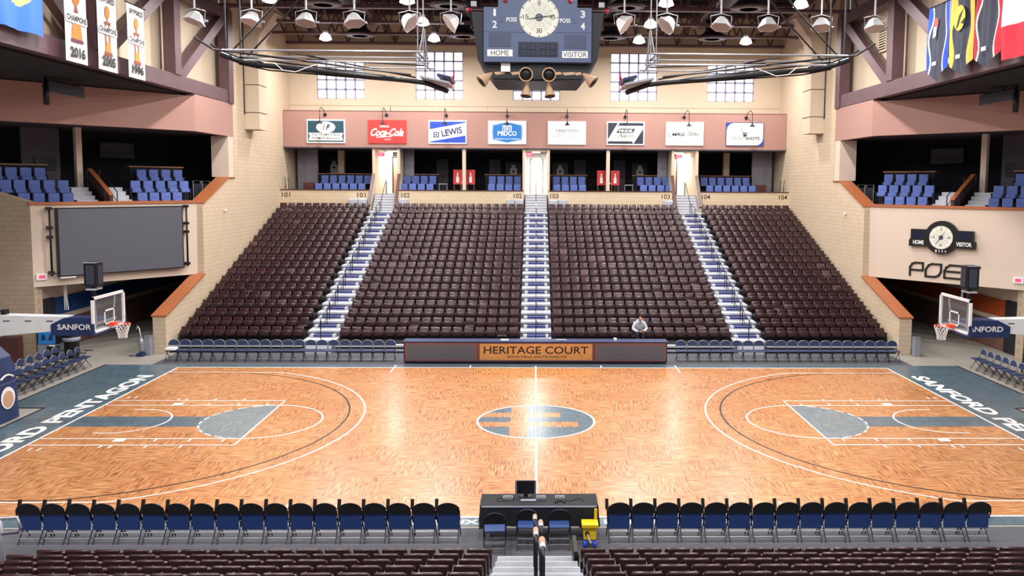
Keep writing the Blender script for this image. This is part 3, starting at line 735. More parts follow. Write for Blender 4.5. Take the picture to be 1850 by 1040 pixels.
# ---------------- far scorer table ----------------
t = thing('scorer_table', 'long far scorer table with two grey screens and the HERITAGE COURT panel', 'scorer table', (0, 8.4, 0))
FR = mat('table_frame', '#7c4a43', .5); SCR = mat('led_screen', '#56565e', .6, var=.08, scale=30)
b = MB(); b.box(-5.44, 5.44, 8.36, 8.95, .05, .9, .01); b.box(-5.47, 5.47, 8.3, 8.98, .9, .94, .01); b.build('table_body', NAVY, t)
for x0, x1, n in ((-5.38, -2.4, 'screen_panel'), (2.42, 5.38, 'screen_panel')):
    b = MB(); b.box(x0, x1, 8.3, 8.359, .12, .88, .008); p = b.build(n, FR, t)
    b = MB(); b.box(x0+.1, x1-.1, 8.29, 8.3, .2, .8); b.build('screen', SCR, p)
b = MB(); b.box(-2.38, 2.4, 8.3, 8.359, .12, .88, .008); p = b.build('name_panel', FR, t)
b = MB(); b.box(-2.3, 2.32, 8.29, 8.3, .17, .84); b.build('wood_face', mat('panel_maple', '#cf8f52', .4, var=.25, scale=6), p)
b = MB(); b.text('HERITAGE COURT', (0.01, 8.288, .43), (1, 0, 0), (0, 0, 1), 4.3, .31, bold=.012, th=.001); b.text('SIOUX FALLS, SOUTH DAKOTA', (.05, 8.288, .25), (1, 0, 0), (0, 0, 1), 2.45, .105, bold=.02, th=.001)
b.build('lettering', INK, p)
for i, (x, w, l) in enumerate(((-1.3, .32, 'white papers left of centre on the far scorer table'), (1.05, .45, 'flat grey console on the far scorer table'), (3.3, .12, 'small white cup on the far scorer table'))):
    b = MB(); b.box(x-w/2, x+w/2, 8.5, 8.75, .94, .97 if w > .2 else 1.03, .006); tag(b.build(('papers', 'console', 'cup')[i], GREYP if i == 1 else WHITEM), l, ('papers', 'console', 'cup')[i])
# ---------------- near table ----------------
CL = mat('black_cloth', '#202126', .85, var=.2, scale=12)
t = thing('folding_table', 'long table by the near sideline hidden under a black cloth', 'table', (.05, -8.55, 0))
b = MB(); b.box(-1.14, 1.26, -8.86, -8.2, .7, .735, .008); b.build('tabletop', GREYP, t)
for x in (-1.0, 1.1):
    for y in (-8.78, -8.28): b = MB(); b.tube([(x, y, .7), (x, y, 0)], .018, 6); b.build('leg', GREYM, t)
b = MB(); N = 60; loop = []
P = [(-1.17, -8.84), (1.29, -8.84), (1.29, -8.17), (-1.17, -8.17)]
for i in range(4):
    p, q = Vector(P[i]), Vector(P[(i+1) % 4]); n = 26 if i % 2 == 0 else 8
    for k in range(n): loop.append(p.lerp(q, k/n))
rings = []
cen = Vector((.06, -8.53))
for z, amp in ((.742, 0), (.735, .006), (.5, .02), (.24, .045)):
    r = []
    for i, p in enumerate(loop):
        d = (p-cen).normalized(); wv = amp*(math.sin(i*1.9)+.5*math.sin(i*.7+1))
        zz = z if z > .3 else z+.03*math.sin(i*.5)
        if z < .3 and p.y < -8.8 and -.9 < p.x < 1.0: zz = .3
        q = p+d*wv; r.append(b.bm.verts.new((q.x, q.y, zz)))
    rings.append(r)
b.bm.faces.new(rings[0])
for A_, B_ in zip(rings, rings[1:]):
    for i in range(len(A_)): f_ = b.bm.faces.new((A_[i], A_[(i+1) % len(A_)], B_[(i+1) % len(A_)], B_[i])); f_.smooth = z < .7
tag(b.build('tablecloth', CL), 'black tablecloth draped over the near sideline table', 'tablecloth')
t = thing('monitor', 'black flat monitor standing on the near black table', 'monitor', (-.22, -8.35, .745))
b = MB(); b.box(-.45, .0, -8.33, -8.29, .8, 1.09, .008); b.build('screen', BLACKM, t); b = MB(); b.box(-.27, -.18, -8.37, -8.27, .745, .84); b.box(-.35, -.1, -8.42, -8.25, .745, .76, .004); b.build('stand', BLACKM, t)
for s in (-1, 1): b = MB(); b.tube([(-.225+s*.2, -8.34, .8), (-.225+s*.205, -8.34, 1.1)], .016, 6); b.build('side_bar', GREYM, t)
b = MB(); b.box(-.33, .0, -8.62, -8.52, .745, .765, .005); tag(b.build('keyboard', GREYP), 'grey keyboard in front of the monitor on the black table', 'keyboard')
for x, l in ((-.6, 'left of the monitor'), (.1, 'right of the monitor'), (.5, 'on the right half of the table')):
    t = thing('control_box', 'small silver control box %s, near black table' % l, 'control box', (x, -8.5, .745))
    b = MB(); b.obox((x-.1, -8.56, .745), (.2, 0, 0), (0, .16, 0), (0, 0, .05)); b.build('case', GREYM, t)
    for k in range(4): b = MB(); b.box(x-.08+k*.045, x-.055+k*.045, -8.53, -8.49, .795, .815); b.build('switch', BLACKM, t)
t = thing('headset', 'black headset lying beside the right control box', 'headset', (.5, -8.66, .745))
b = MB(); b.tube([(.5+.09*math.cos(a), -8.68+.07*math.sin(a), .76) for a in [i*PI/8 for i in range(9)]], .012, 6); b.build('headband', BLACKM, t)
for s in (-1, 1): b = MB(); b.lathe([(.03, 0), (.035, .015), (.02, .03)], 10, (.5+s*.09, -8.68, .745)); b.build('ear_pad', BLACKM, t)
b = MB(); b.tube([(-.62, -8.58, .75), (-.8, -8.62, .75), (-.85, -8.5, .75), (-.7, -8.4, .75), (-.4, -8.45, .75)], .006, 5); tag(b.build('cable', STEELB), 'thin black cable looping left on the black table', 'cable')
b = MB(); b.tube([(.6, -8.55, .75), (.75, -8.6, .75), (.9, -8.45, .75), (1.0, -8.6, .75)], .006, 5); tag(b.build('cable', STEELB), 'thin black cable trailing right on the black table', 'cable')
# yellow cart
t = thing('ball_cart', 'yellow plastic tool cart with blue wheels by the black table', 'cart', (1.1, -9.1, 0))
b = MB(); b.box(.93, 1.27, -9.25, -8.95, .42, .5, .015, 2); b.box(.97, 1.23, -9.2, -9.0, .16, .42, .01); b.build('body', YELLOW, t)
b = MB(); b.box(1.2, 1.26, -8.98, -8.94, .5, .72, .01); b.build('handle', YELLOW, t)
for x in (1.0, 1.2): b = MB(); b.lathe([(.05, -.035), (.075, -.03), (.075, .03), (.05, .035)], 14, (x, -9.2, .075), (1, 0, 0)); b.build('wheel', BLUEP, t)
b = MB(); b.lathe([(.045, 0), (.045, .012)], 14, (1.04, -9.21, .3), (0, -1, 0)); b.build('dial', BLACKM, t); b = MB(); b.tube([(1.04, -9.225, .3), (1.08, -9.25, .2), (1.12, -9.26, .12)], .012, 6); b.build('lever', WHITEM, t)
# ---------------- suites ----------------
def make_suite_seat():
    t = thing('suite_armchair', 'blue upholstered suite seat', 'seat')
    b = MB(); b.box(-.24, .24, .14, .2, .38, .95, .03, 2)
    b.build('back_shell', SUITEP, t)
    b = MB(); b.box(-.225, .225, .09, .15, .5, .94, .03, 2); b.box(-.15, .15, .08, .1, .72, .78, .006)
    b.build('backrest', SUITEB, t)
    b = MB(); b.box(-.215, .215, -.06, .04, .38, .56, .035, 2); b.build('seat', SUITEB, t)
    for s in (-1, 1): b = MB(); b.box(s*.262-.02, s*.262+.02, -.12, .16, .56, .6, .01); b.box(s*.262-.015, s*.262+.015, -.02, .14, 0, .56); b.build('armrest', SUITEP, t)
    return t
ss = Placer(make_suite_seat())
PITCH = .555
for sec, xb, n, fs in (('101', -14.05, 6, -.2), ('102 left', -8.7, 4, -.08), ('102 right', -3.15, 4, 0), ('103 left', 1.05, 4, 0), ('103 right', 6.58, 4, .1), ('104', 10.78, 6, .2)):
    for r_ in range(2):
        for i in range(n):
            x = xb+PITCH*(i+.5)+(fs if r_ == 0 else 0); y, z = ((28.4, 6.42), (29.3, 6.95))[r_]
            ss.put((x, y, z), 0, 'blue suite seat above section %s, %s row, %s from left' % (sec, ('front', 'back')[r_], nth(i+1)), 'blue seats of the far suites')
    c = thing('bar_counter', 'wood topped counter behind suite seats above section '+{'101': '101, leftmost', '104': '104, rightmost', '102 left': '102, beside the left stairs', '102 right': '102, left of the centre stairs', '103 left': '103, right of the centre stairs', '103 right': '103, beside the right stairs'}[sec], 'counter', (xb+n*PITCH/2, 30, 6.95))
    x0, x1 = xb-.25, xb+n*PITCH+.12
    if sec in ('102 right',): x1 = -.9
    if sec == '103 left': x0 = .9
    b = MB(); b.box(x0, x1, 29.72, 30.1, 7.97, 8.02, .01); b.build('countertop', WOODB, c)
    b = MB(); b.box(x0+.05, x1-.05, 29.78, 29.84, 6.95, 7.97); b.build('front_panel', DARK, c)
TH = math.atan2(-OUT.x, OUT.y)
def bp(t, s, z, sx=1):
    v = A+TD*t+OUT*s; return Vector((v.x*sx, v.y, z))
ROWS = {('right' , 0): ((.5, 1.05, 1.6, 2.15), .7, 5.95), ('right', 1): ((-.3, .28, .87, 1.46, 2.05), 1.6, 6.5), ('right', 2): ((-.45, .16, .76, 1.35), 2.5, 7.05),
        ('left', 0): ((5.35, 5.92, 6.5, 7.07), .7, 5.95), ('left', 1): ((5.2, 5.77, 6.35, 6.92, 7.45), 1.6, 6.5), ('left', 2): ((5.8, 6.36, 6.93, 7.5), 2.5, 7.05)}
for sx, side in ((1, 'left'), (-1, 'right')):
    t = thing('suite_deck', 'dark stepped deck under the seats of the %s corner suites' % side, 'deck', bp(3, 2, 5.9, sx))
    for s0, s1, z in ((.42, 1.15, 5.95), (1.15, 2.05, 6.5), (2.05, 6.5, 7.05)):
        for t0, t1 in ((-.78, 2.42), (4.95, 8.3)):
            if z == 5.95: t0 = max(t0, .1); t1 = min(t1, 7.1)
            if z == 6.5: t1 = min(t1, 7.7)
            b = MB(); b.prism([bp(t0, s0, 5.9), bp(t1, s0, 5.9), bp(t1, s1, 5.9), bp(t0, s1, 5.9)], (0, 0, z-5.9)); b.build('tier', DARK, t, sx=sx)
    for (g, r_), (ts, s, z) in ROWS.items():
        inner = g == 'right'
        for i, tt in enumerate(ts if (sx == -1) != inner else ts[::-1]):
            pass
        order = sorted(ts, reverse=(sx == 1))
        for i, tt in enumerate(order):
            ss.put(bp(tt, s, z, sx), TH*sx, 'blue seat of the %s corner, %s suite, %s row, %s from left' % (side, 'far' if inner else 'near', ('front', 'middle', 'back')[r_], nth(i+1)), 'blue seats of the corner suites')
    # steps between the two suites, with rails and a column
    for g, (t0, t1) in (('far', (2.5, 3.35)), ('near', (4.0, 4.9))):
        t = thing('suite_steps', 'pale steps in the %s corner between suite seats, %s flight' % (side, g), 'steps', bp((t0+t1)/2, 1, 5.95, sx))
        for i in range(6):
            b = MB(); s0 = .42+i*.33; b.prism([bp(t0, s0, 5.9), bp(t1, s0, 5.9), bp(t1, 2.6, 5.9), bp(t0, 2.6, 5.9)], (0, 0, .3+.185*i)); b.build('step', STEPW, t, sx=sx)
    for i, tt in enumerate((2.48, 3.42, 3.95)):
        if i == 0: continue
        r = thing('suite_handrail', 'dark stair rail in the %s corner suites, %s side of the column' % (side, 'far' if i == 1 else 'near'), 'handrail', bp(tt, 1, 6, sx))
        b = MB(); b.tube([bp(tt, .5, 6.0), bp(tt, .5, 6.95), bp(tt, 2.3, 7.95), bp(tt, 2.3, 7.05)], .024, 6); b.tube([bp(tt, .5, 6.5), bp(tt, 2.3, 7.5)], .018, 6); b.build('rail', STEELB, r, sx=sx)
    r = thing('stair_divider', 'sloping wood capped divider under the column in the %s corner' % side, 'divider', bp(3.7, 1, 6, sx))
    b = MB(); b.prism([bp(3.62, .45, 5.92), bp(3.62, 2.6, 5.92), bp(3.62, 2.6, 7.9), bp(3.62, .45, 6.75)], bp(3.76, 0, 0)-bp(3.62, 0, 0)); b.build('panel', MAHOG, r, sx=sx)
    b = MB(); b.obox(bp(3.6, .42, 6.78), bp(3.8, 0, 0)-bp(3.6, 0, 0), bp(0, 2.2, 1.17)-bp(0, 0, 0), (0, 0, .05)); b.build('cap', COPPER, r, sx=sx)
    b = MB(); q = bp(4.0, 2.62, 5.9); b.obox(q, bp(4.25, 0, 0)-bp(4.0, 0, 0), bp(0, .3, 0)-bp(0, 0, 0), (0, 0, 3.96)); struct(b, 'wall_%s_column' % side, PLAST, sx=sx)
    # panel wall of the near suite, picture, speaker and counters
    b = MB(); q = bp(4.3, 4.4, 5.9); b.obox(q, TD*1.6, OUT*.15, (0, 0, 3.96)); struct(b, 'wall_%s_panel' % side, mat('shade_panel', '#5b5560', .9), sx=sx)
    b = MB(); b.obox(bp(4.5, 4.3, 7.9), TD*.9, OUT*.08, (0, 0, .62)); tag(b.build('television', BLACKM, sx=sx), 'dark flat television on the panel wall of the %s corner suite' % side, 'television')
    for g, t0, t1, s0, z in (('far', -.95, 1.75, 3.0, 8.1), ('near', 5.3, 8.2, 3.1, 8.1)):
        c = thing('bar_counter', 'wood topped counter behind the %s suite seats of the %s corner' % (g, side), 'counter', bp((t0+t1)/2, s0, 7.05, sx))
        b = MB(); b.obox(bp(t0, s0, z), TD*(t1-t0), OUT*.4, (0, 0, .06)); b.build('countertop', WOODB, c, sx=sx)
        b = MB(); b.obox(bp(t0+.05, s0+.05, 7.05), TD*(t1-t0-.1), OUT*.06, (0, 0, z-7.05)); b.build('front_panel', DARK, c, sx=sx)
    b = MB(); b.obox(bp(.1, 6.1, 8.6) if True else 0, TD*1.7, OUT*.05, (0, 0, .8)); p = thing('wall_picture', 'wide grey picture on the dark rear wall of the %s corner far suite' % side, 'picture', bp(1, 6.1, 8.6, sx)); b.build('frame', STEELB, p, sx=sx)
    b = MB(); b.obox(bp(.17, 6.08, 8.95), TD*1.56, OUT*.01, (0, 0, .38)); b.build('print', mat('picture_grey', '#5c5658', .8, var=.4, scale=6), p, sx=sx)
    for i, tt in enumerate((-1.15, -1.75)):
        c = thing('wheeled_frame', 'metal barrier frame beside the %s corner suite seats, %s one' % (side, 'nearer' if i == 0 else 'farther'), 'barrier', bp(tt, 1.9, 7.0, sx))
        P_ = [bp(tt-.24, 2.0+i*.4, 5.92), bp(tt-.24, 2.0+i*.4, 7.45), bp(tt+.24, 2.0+i*.4, 7.45), bp(tt+.24, 2.0+i*.4, 5.92)]
        b = MB(); b.tube(P_, .02, 6); b.build('tube_frame', GREYM, c, sx=sx)
        b = MB(); b.obox(P_[0]+Vector((0, 0, .3)), (P_[3]-P_[0]), OUT*.02, (0, 0, 1.1)); b.build('mesh_panel', DARK, c, sx=sx)
# red game boards, stools, jersey frames and doors in the far suites
def jersey(x, y, z, lab):
    t = thing('jersey_frame', lab, 'framed jersey', (x, y, z))
    b = MB(); b.box(x-.55, x+.55, y-.05, y, z, z+1.25); b.build('frame', BLACKM, t)
    b = MB(); b.prism([(x-.26, y-.06, z+.15), (x+.26, y-.06, z+.15), (x+.24, y-.06, z+.75), (x+.14, y-.06, z+.82), (x+.13, y-.06, z+1.08), (x+.05, y-.06, z+1.02), (x-.05, y-.06, z+1.02), (x-.13, y-.06, z+1.08), (x-.14, y-.06, z+.82), (x-.24, y-.06, z+.75)], (0, .008, 0)); b.build('jersey', WHITEM, t)
    b = MB(); b.text('23', (x, y-.062, z+.45), (1, 0, 0), (0, 0, 1), .2, .18, th=.002) if False else b.box(x-.08, x+.08, y-.064, y-.061, z+.5, z+.64); b.build('number_block', INK, t)
jersey(-15.05+.85, 33.78, 7.9, 'framed white jersey on the dark wall above section 101')
jersey(-1.6, 33.78, 7.7, 'framed white jersey left of the centre doorway'); jersey(1.7, 33.78, 7.7, 'framed white jersey right of the centre doorway'); jersey(7.35, 33.78, 7.7, 'framed white jersey above the right part of section 103')
for x, w in ((-6.6, .8), (-2.9, .8), (3.1, .8), (5.9, .8)):
    b = MB(); b.box(x-w/2, x+w/2, 33.72, 33.8, 6.95, 9.1); d = struct(b, 'door_%d' % (10+int(x)), mat('suite_door', '#57505c', .6))
    b = MB(); b.box(x-.01, x+.01, 33.7, 33.72, 6.95, 9.1); b.build('door_gap', BLACKM, d)
for x, l, s in ((-5.1, 'leftmost of the four', 1), (-4.25, 'second from the left', -1), (4.25, 'third from the left', 1), (5.15, 'rightmost of the four', -1)):
    t = thing('cornhole_board', 'red game board with a white bottle mark, '+l, 'game board', (x, 29, 6.95))
    b = MB(); b.obox((x-.28, 28.95, 7.35), (.56, 0, 0), (0, .05, 0), (0, .06, .95)); b.build('board', REDM, t)
    b = MB(); w_ = .09; q = lambda dx, dz: (x+dx, 28.935+.063*dz, 7.35+dz)
    b.prism([q(-w_, .12), q(w_, .12), q(w_, .42), q(.035, .56), q(.035, .75), q(-.035, .75), q(-.035, .56), q(-w_, .42)], (0, .01, 0)); b.build('bottle_mark', WHITEM, t)
    for dx in (-.22, .22): b = MB(); b.box(x+dx-.02, x+dx+.02, 28.98, 29.05, 6.95, 7.36); b.build('leg', WOODB, t)
for s in (-1, 1):
    t = thing('white_cooler', 'white folding stand between the red game boards, %s suites' % ('left' if s < 0 else 'right'), 'stand', (s*4.68, 28.9, 6.95))
    b = MB(); b.box(s*4.68-.17, s*4.68+.17, 28.8, 29.0, 7.45, 7.5, .01); b.build('top', WHITEM, t)
    for dx in (-.13, .13): b = MB(); b.tube([(s*4.68+dx, 28.9, 7.45), (s*4.68-dx, 28.9, 6.95)], .015, 5); b.build('leg', GREYM, t)
    t = thing('glass_table', 'small glass side table with steel legs, %s suites' % ('left' if s < 0 else 'right'), 'table', (s*6.0, 28.7, 6.42))
    for x_ in (s*6.25, s*5.75): b = MB(); b.box(x_-.02, x_+.02, 28.6, 28.64, 6.42, 7.35); b.build('leg', GREYM, t)
    b = MB(); b.box(min(s*6.27, s*5.73), max(s*6.27, s*5.73), 28.4, 28.8, 7.35, 7.38); b.build('top', ALU, t)
    t = thing('sideboard', 'dark red wooden sideboard at the %s end of the far suites' % ('left' if s < 0 else 'right'), 'sideboard', (s*14.9, 28.8, 6.42))
    b = MB(); b.box(-14.95, -14.28, 28.5, 28.84, 6.42, 7.42, .02); b.build('body', MAHOG, t, sx=-s)
    for k in range(2): b = MB(); b.box(-14.92+k*.33, -14.64+k*.33, 28.48, 28.5, 6.5, 7.35, .005); b.build('door', MAHOG, t, sx=-s)
    r = thing('end_rail', 'small black loop rail on the parapet at the far %s end' % ('left' if s < 0 else 'right'), 'rail', (s*15.75, 27.6, 6.42))
    b = MB()
    for x_ in (15.6, 15.8): b.tube([(x_, 27.55, 6.42), (x_, 27.55, 7.6), (x_+.08, 27.7, 7.75), (x_+.08, 28.0, 7.0)], .016, 5)
    b.build('rail', STEELB, r, sx=s)
# sloped wood capped stair walls beside the side portals
for x, l in ((-10.36, 'left edge of the left stairwell'), (-8.72, 'right edge of the left stairwell'), (8.72, 'left edge of the right stairwell'), (10.3, 'right edge of the right stairwell')):
    t = thing('stair_wall', 'sloping tan stair wall with brown cap, '+l, 'low wall', (x, 27.2, 5.3))
    b = MB(); b.prism([(x-.08, 26.55, 5.34), (x-.08, 28.04, 5.34), (x-.08, 28.04, 7.9), (x-.08, 26.55, 6.0)], (.16, 0, 0)); b.build('wall', PLASTW, t)
    b = MB(); b.obox((x-.1, 26.5, 5.97), (.2, 0, 0), (0, 1.53, 1.96), (0, 0, .07)); b.build('cap', MAHOG, t)
# bagged bundles on the parapet foot
for i, (x0, x1, l) in enumerate(((-11.7, -10.5, 'left of the left stairs'), (-8.55, -7.95, 'right of the left stairs'), (-1.85, -.8, 'left of the centre stairs'), (.85, 1.95, 'right of the centre stairs'), (8.0, 8.6, 'left of the right stairs'))):
    b = MB(); n = max(1, round((x1-x0)/.58)); w = (x1-x0)/n
    t = thing('wrapped_bundle', 'clear plastic wrapped bundle behind the top row, '+l, 'bundle', ((x0+x1)/2, 26.9, 5.34))
    for k in range(n):
        b = MB(); b.box(x0+k*w+.02, x0+(k+1)*w-.02, 26.72, 27.08, 5.34, 6.42, .06, 3)
        for v in b.bm.verts: v.co += Vector((random.uniform(-.02, .02), random.uniform(-.02, .02), random.uniform(-.03, .03)))
        b.build('bag', mat('clear_wrap', '#b7bac6', .25, var=.3, scale=12), t)
# exit signs
for x, y, z, r, l in ((-10.1, 28.2, 9.1, 0, 'red exit sign in the left stairwell'), (-.62, 28.0, 9.15, 0, 'red exit sign in the centre stairwell'), (8.95, 28.2, 9.1, 0, 'red exit sign in the right stairwell')):
    t = thing('exit_sign', l, 'exit sign', (x, y, z)); b = MB(); b.box(x-.02, x+.42, y, y+.06, z, z+.24, .01); b.build('housing', mat('exit_glow', '#e0304e', .5, emit=1.6), t)
    b = MB(); b.text('EXIT', (x+.2, y-.004, z+.05), (1, 0, 0), (0, 0, 1), .3, .14, bold=.01, th=.001); b.build('lettering', WHITEM, t)
    b = MB(); b.box(x+.42, x+1.3, y+.03, y+.07, z+.1, z+.14); b.build('bracket', GREYM, t)
for sx, side in ((1, 'left'), (-1, 'right')):
    t = thing('exit_sign', 'white boxed red exit sign low on the %s corner wall' % side, 'exit sign', bp(6.8, -.05, 3.35, sx))
    b = MB(); b.obox(bp(6.62, -.08, 3.27), TD*.42, OUT*.08, (0, 0, .26)); b.build('housing', WHITEM, t, sx=sx)
    b = MB(); b.obox(bp(6.71, -.085, 3.33), TD*.24, OUT*.005, (0, 0, .14)); b.build('red_panel', mat('exit_glow', '#e0304e', .5, emit=1.6), t, sx=sx)
# ---------------- sponsor signs ----------------
class Sign:
    def __init__(s, x, label, border='#f1f1ee', face='#f1f1ee'):
        s.x = x; s.t = thing('sponsor_sign', label, 'sign', (x, 27.95, 9.9)); s.k = 0
        b = MB(); b.box(x-1.21, x+1.21, 27.93, 27.999, 9.9, 11.38, .01); b.build('board', mat('sign'+border, border, .5, var=.02), s.t)
        if face != border: s.rect(-1.13, 1.13, -.66, .66, face)
    def m(s, c): return mat('sign'+c, c, .5, var=.02)
    def pt(s, u, v): return (s.x+u, 27.929-.0025*s.k, 10.64+v)
    def poly(s, pts, c, name='print'):
        s.k += 1; b = MB(); b.prism([s.pt(*p) for p in pts], (0, .001, 0)); b.build(name, s.m(c), s.t)
    def rect(s, u0, u1, v0, v1, c): s.poly([(u0, v0), (u1, v0), (u1, v1), (u0, v1)], c)
    def ell(s, u, v, a, b_, c, n=28): s.poly([(u+a*math.cos(2*PI*i/n), v+b_*math.sin(2*PI*i/n)) for i in range(n)], c, 'emblem')
    def txt(s, tx, u, v, w, h, c, bold=0, shear=0, rot=0, name='lettering', sp=1):
        s.k += 1; b = MB(); rv = (math.cos(rot), 0, math.sin(rot)); uv = (-math.sin(rot), 0, math.cos(rot))
        b.text(tx, s.pt(u, v), rv, uv, w, h, bold=bold, shear=shear, th=0, spacing=sp); b.build(name, s.m(c), s.t, nrm=False)
s = Sign(-13.3, 'teal bank sign with ribbon reading First PREMIER Bank, leftmost sponsor sign', face='#1f4a5c')
s.ell(0, .25, .6, .36, '#f4f4f2'); s.ell(0, .25, .42, .31, '#cfd2d4'); s.ell(0, .25, .36, .28, '#f4f4f2'); s.txt('P', .13, .08, .26, .36, '#1d2a3a', .05, .4); s.txt('I', -.12, .08, .12, .36, '#1d2a3a', .05, .4)
s.poly([(-1.1, -.1), (1.1, -.1), (1.0, -.3), (1.1, -.58), (-1.1, -.58), (-1.0, -.3)], '#f1f1ee')
s.txt('First PREMIER Bank', 0, -.28, 1.8, .15, '#3b4250', .01, .3); s.txt('PREMIER Bankcard', 0, -.5, 1.8, .14, '#3b4250', .01, .3)
s = Sign(-9.44, 'red sign reading Coca-Cola in white script', '#e03a38', '#e03a38')
s.txt('DRINK', -.15, .27, .62, .12, '#f6f3f0', .03); s.txt('Coca-Cola', 0, -.28, 2.1, .5, '#f6f3f0', .03, .55); s.poly([(-.75, -.33), (.1, -.28), (.35, -.36), (.1, -.33), (-.6, -.38)], '#f6f3f0'); s.rect(-.18, .22, -.5, -.46, '#f6f3f0')
s = Sign(-5.62, 'blue sign with white diagonal band reading LEWIS', face='#2146b8')
s.poly([(-1.13, -.6), (-1.13, .17), (1.13, .6), (1.13, -.2)], '#f1f1ee'); s.txt('LEWIS', .3, -.18, 1.3, .42, '#15245c', .03, 0, .19)
for r_ in (.19, .12, .06): s.poly([(-.72+r_*c_, -.17+r_*.95*d_) for c_, d_ in ((-1, -.9), (.9, -1), (1, .9), (-.9, 1))], '#15245c' if r_ != .12 else '#f1f1ee', 'emblem')
s = Sign(-1.85, 'white sign with blue badge reading MIDCO')
for k_, c in ((1.0, '#3f8fd2'), (.965, '#f1f1ee'), (.94, '#1f78c8')): s.poly([(u*k_, v*k_) for u, v in ((-.95, -.45), (0, -.66), (.95, -.45), (.98, 0), (.95, .48), (0, .68), (-.95, .48), (-.98, 0))], c, 'badge')
s.txt('MIDCO', 0, -.2, 1.2, .3, '#f5f5f5', .03); s.txt('mm', 0, .12, .6, .34, '#f5f5f5', .02)
s.rect(-.78, -.22, -.42, -.38, '#f5f5f5'); s.rect(.22, .78, -.42, -.38, '#f5f5f5')
for u in (-.12, 0, .12): s.ell(u, -.4, .035, .035, '#f5f5f5', 10)
s = Sign(1.94, 'pale sign reading SANFORD in small grey capitals', face='#d9e4ee')
s.rect(-1.07, 1.07, -.6, .6, '#eef1f1'); s.txt('SANFORD', 0, .05, 1.4, .19, '#3f4650', 0, sp=1.15); s.txt('ORTHOPEDICS', 0, -.12, 1.4, .1, '#aab3c2', 0); s.txt('SPORTS MEDICINE', 0, -.26, 1.8, .1, '#aab3c2', 0)
s = Sign(5.68, 'black and cream sign reading PRIDE Neon', face='#23283c')
s.poly([(-1.1, -.35), (-.5, .66), (-.38, .66), (-1.13, -.55)], '#f1efe4'); s.poly([(-1.1, -.45), (-.45, .48), (1.13, .48), (1.13, .3), (.5, -.66), (.42, -.5), (-1.1, -.5)], '#f1efe4')
s.poly([(-.6, .02), (-.42, .3), (.62, .3), (.45, .02)], '#23283c'); s.txt('PRIDE', 0, .07, .85, .17, '#f1efe4', .04); s.txt('Neon', .02, -.27, 1.0, .24, '#23283c', 0, .6); s.txt('SIGN COMPANY', .02, -.4, 1.1, .07, '#6a6c78', 0)
s = Sign(9.46, 'white sign reading MRG with a green swoosh and a script word')
s.ell(-.92, -.08, .14, .17, '#5fae4a'); s.ell(-.88, -.07, .13, .15, '#f1f1ee'); s.txt('MRG', -.4, -.14, .85, .2, '#1c1c1e', .03, .3); s.txt('Darbys', .55, -.18, .75, .3, '#1c1c1e', 0, .5)
s = Sign(13.31, 'white sign reading GREATSHOTS with blue corners, rightmost sponsor sign', '#23459c', '#23459c')
s.poly([(-1.17, -.7), (-1.17, .2), (-1.12, .45), (-.98, .62), (-.78, .7), (1.17, .7), (1.17, -.3), (1.1, -.5), (.95, -.64), (.75, -.7)], '#f1f1ee')
s.txt('GREAT', -.45, -.36, .9, .2, '#5a6478', .0); s.txt('SHOTS', .5, -.36, .9, .2, '#262c46', .03); s.txt('GOLF · EAT · ENJOY', 0, -.54, 1.1, .07, '#8a93a5')
s.ell(0, .32, .24, .24, '#55607a'); s.ell(.02, .33, .225, .225, '#f1f1ee'); s.poly([(-.17, .08), (.17, .08), (.17, .04), (-.17, .04)], '#262c66'); s.poly([(-.14, .0), (.14, .0), (.08, -.14), (-.08, -.14)], '#262c66')
NMS = ['bank', 'red', 'LEWIS', 'MIDCO', 'SANFORD', 'PRIDE Neon', 'MRG', 'GREATSHOTS']
for i, (x, dx) in enumerate(((-13.5, .16), (-9.6, .12), (-5.75, .05), (-1.85, 0), (1.94, 0), (5.7, -.06), (9.6, -.2), (13.6, -.22))):
    t = thing('gooseneck_lamp', 'black gooseneck lamp over the %s sign' % NMS[i], 'lamp', (x, 27.9, 11.5))
    b = MB(); b.tube([(x+dx, 27.99, 11.68), (x+dx*.8, 27.8, 11.95), (x+dx*.3, 27.5, 12.1), (x, 27.3, 11.95), (x, 27.25, 11.5), (x, 27.25, 11.3)], .022, 6); b.build('arm', STEELB, t)
    b = MB(); b.lathe([(.1, 0), (.1, .06)], 12, (x+dx, 28.0, 11.68), (0, -1, 0)); b.build('mount', STEELB, t)
    b = MB(); b.lathe([(.04, .2), (.06, .12), (.17, 0), (.17, -.02), (.15, -.02), (.05, .08)], 14, (x, 27.25, 11.1)); b.build('shade', STEELB, t)
# ---------------- screen and wall clock in the corners ----------------
t = thing('video_screen', 'large dark grey LED video screen on the left corner wall', 'screen', bp(3.5, -.1, 3.4))
b = MB(); b.obox(bp(.82, -.3, 3.36), TD*5.42, OUT*.22, (0, 0, 2.92)); b.build('cabinet', STEELB, t)
b = MB(); b.obox(bp(.87, -.31, 3.41), TD*5.32, OUT*.01, (0, 0, 2.82)); b.build('display', mat('led_wall', '#54545f', .7, var=.12, scale=60), t)
for tt, n in ((6.5, 'left_post'), (.62, 'right_post')):
    b = MB(); b.tube([bp(tt, -.25, 3.42), bp(tt, -.25, 6.3)], .045, 8)
    for z in (3.5, 5.0, 5.4, 6.2): b.obox(bp(tt-.08, -.34, z), TD*.16, OUT*.3, (0, 0, .12))
    for z in (3.48, 6.22): b.obox(bp(min(tt, 6.2) if tt > 3 else tt, -.25, z), TD*.3, OUT*.06, (0, 0, .05))
    b.build('mounting_post', STEELB, t)
b = MB(); b.obox(bp(5.6, -.33, 3.3), TD*.6, OUT*.12, (0, 0, .05)); b.build('drip_light', WHITEM, t)
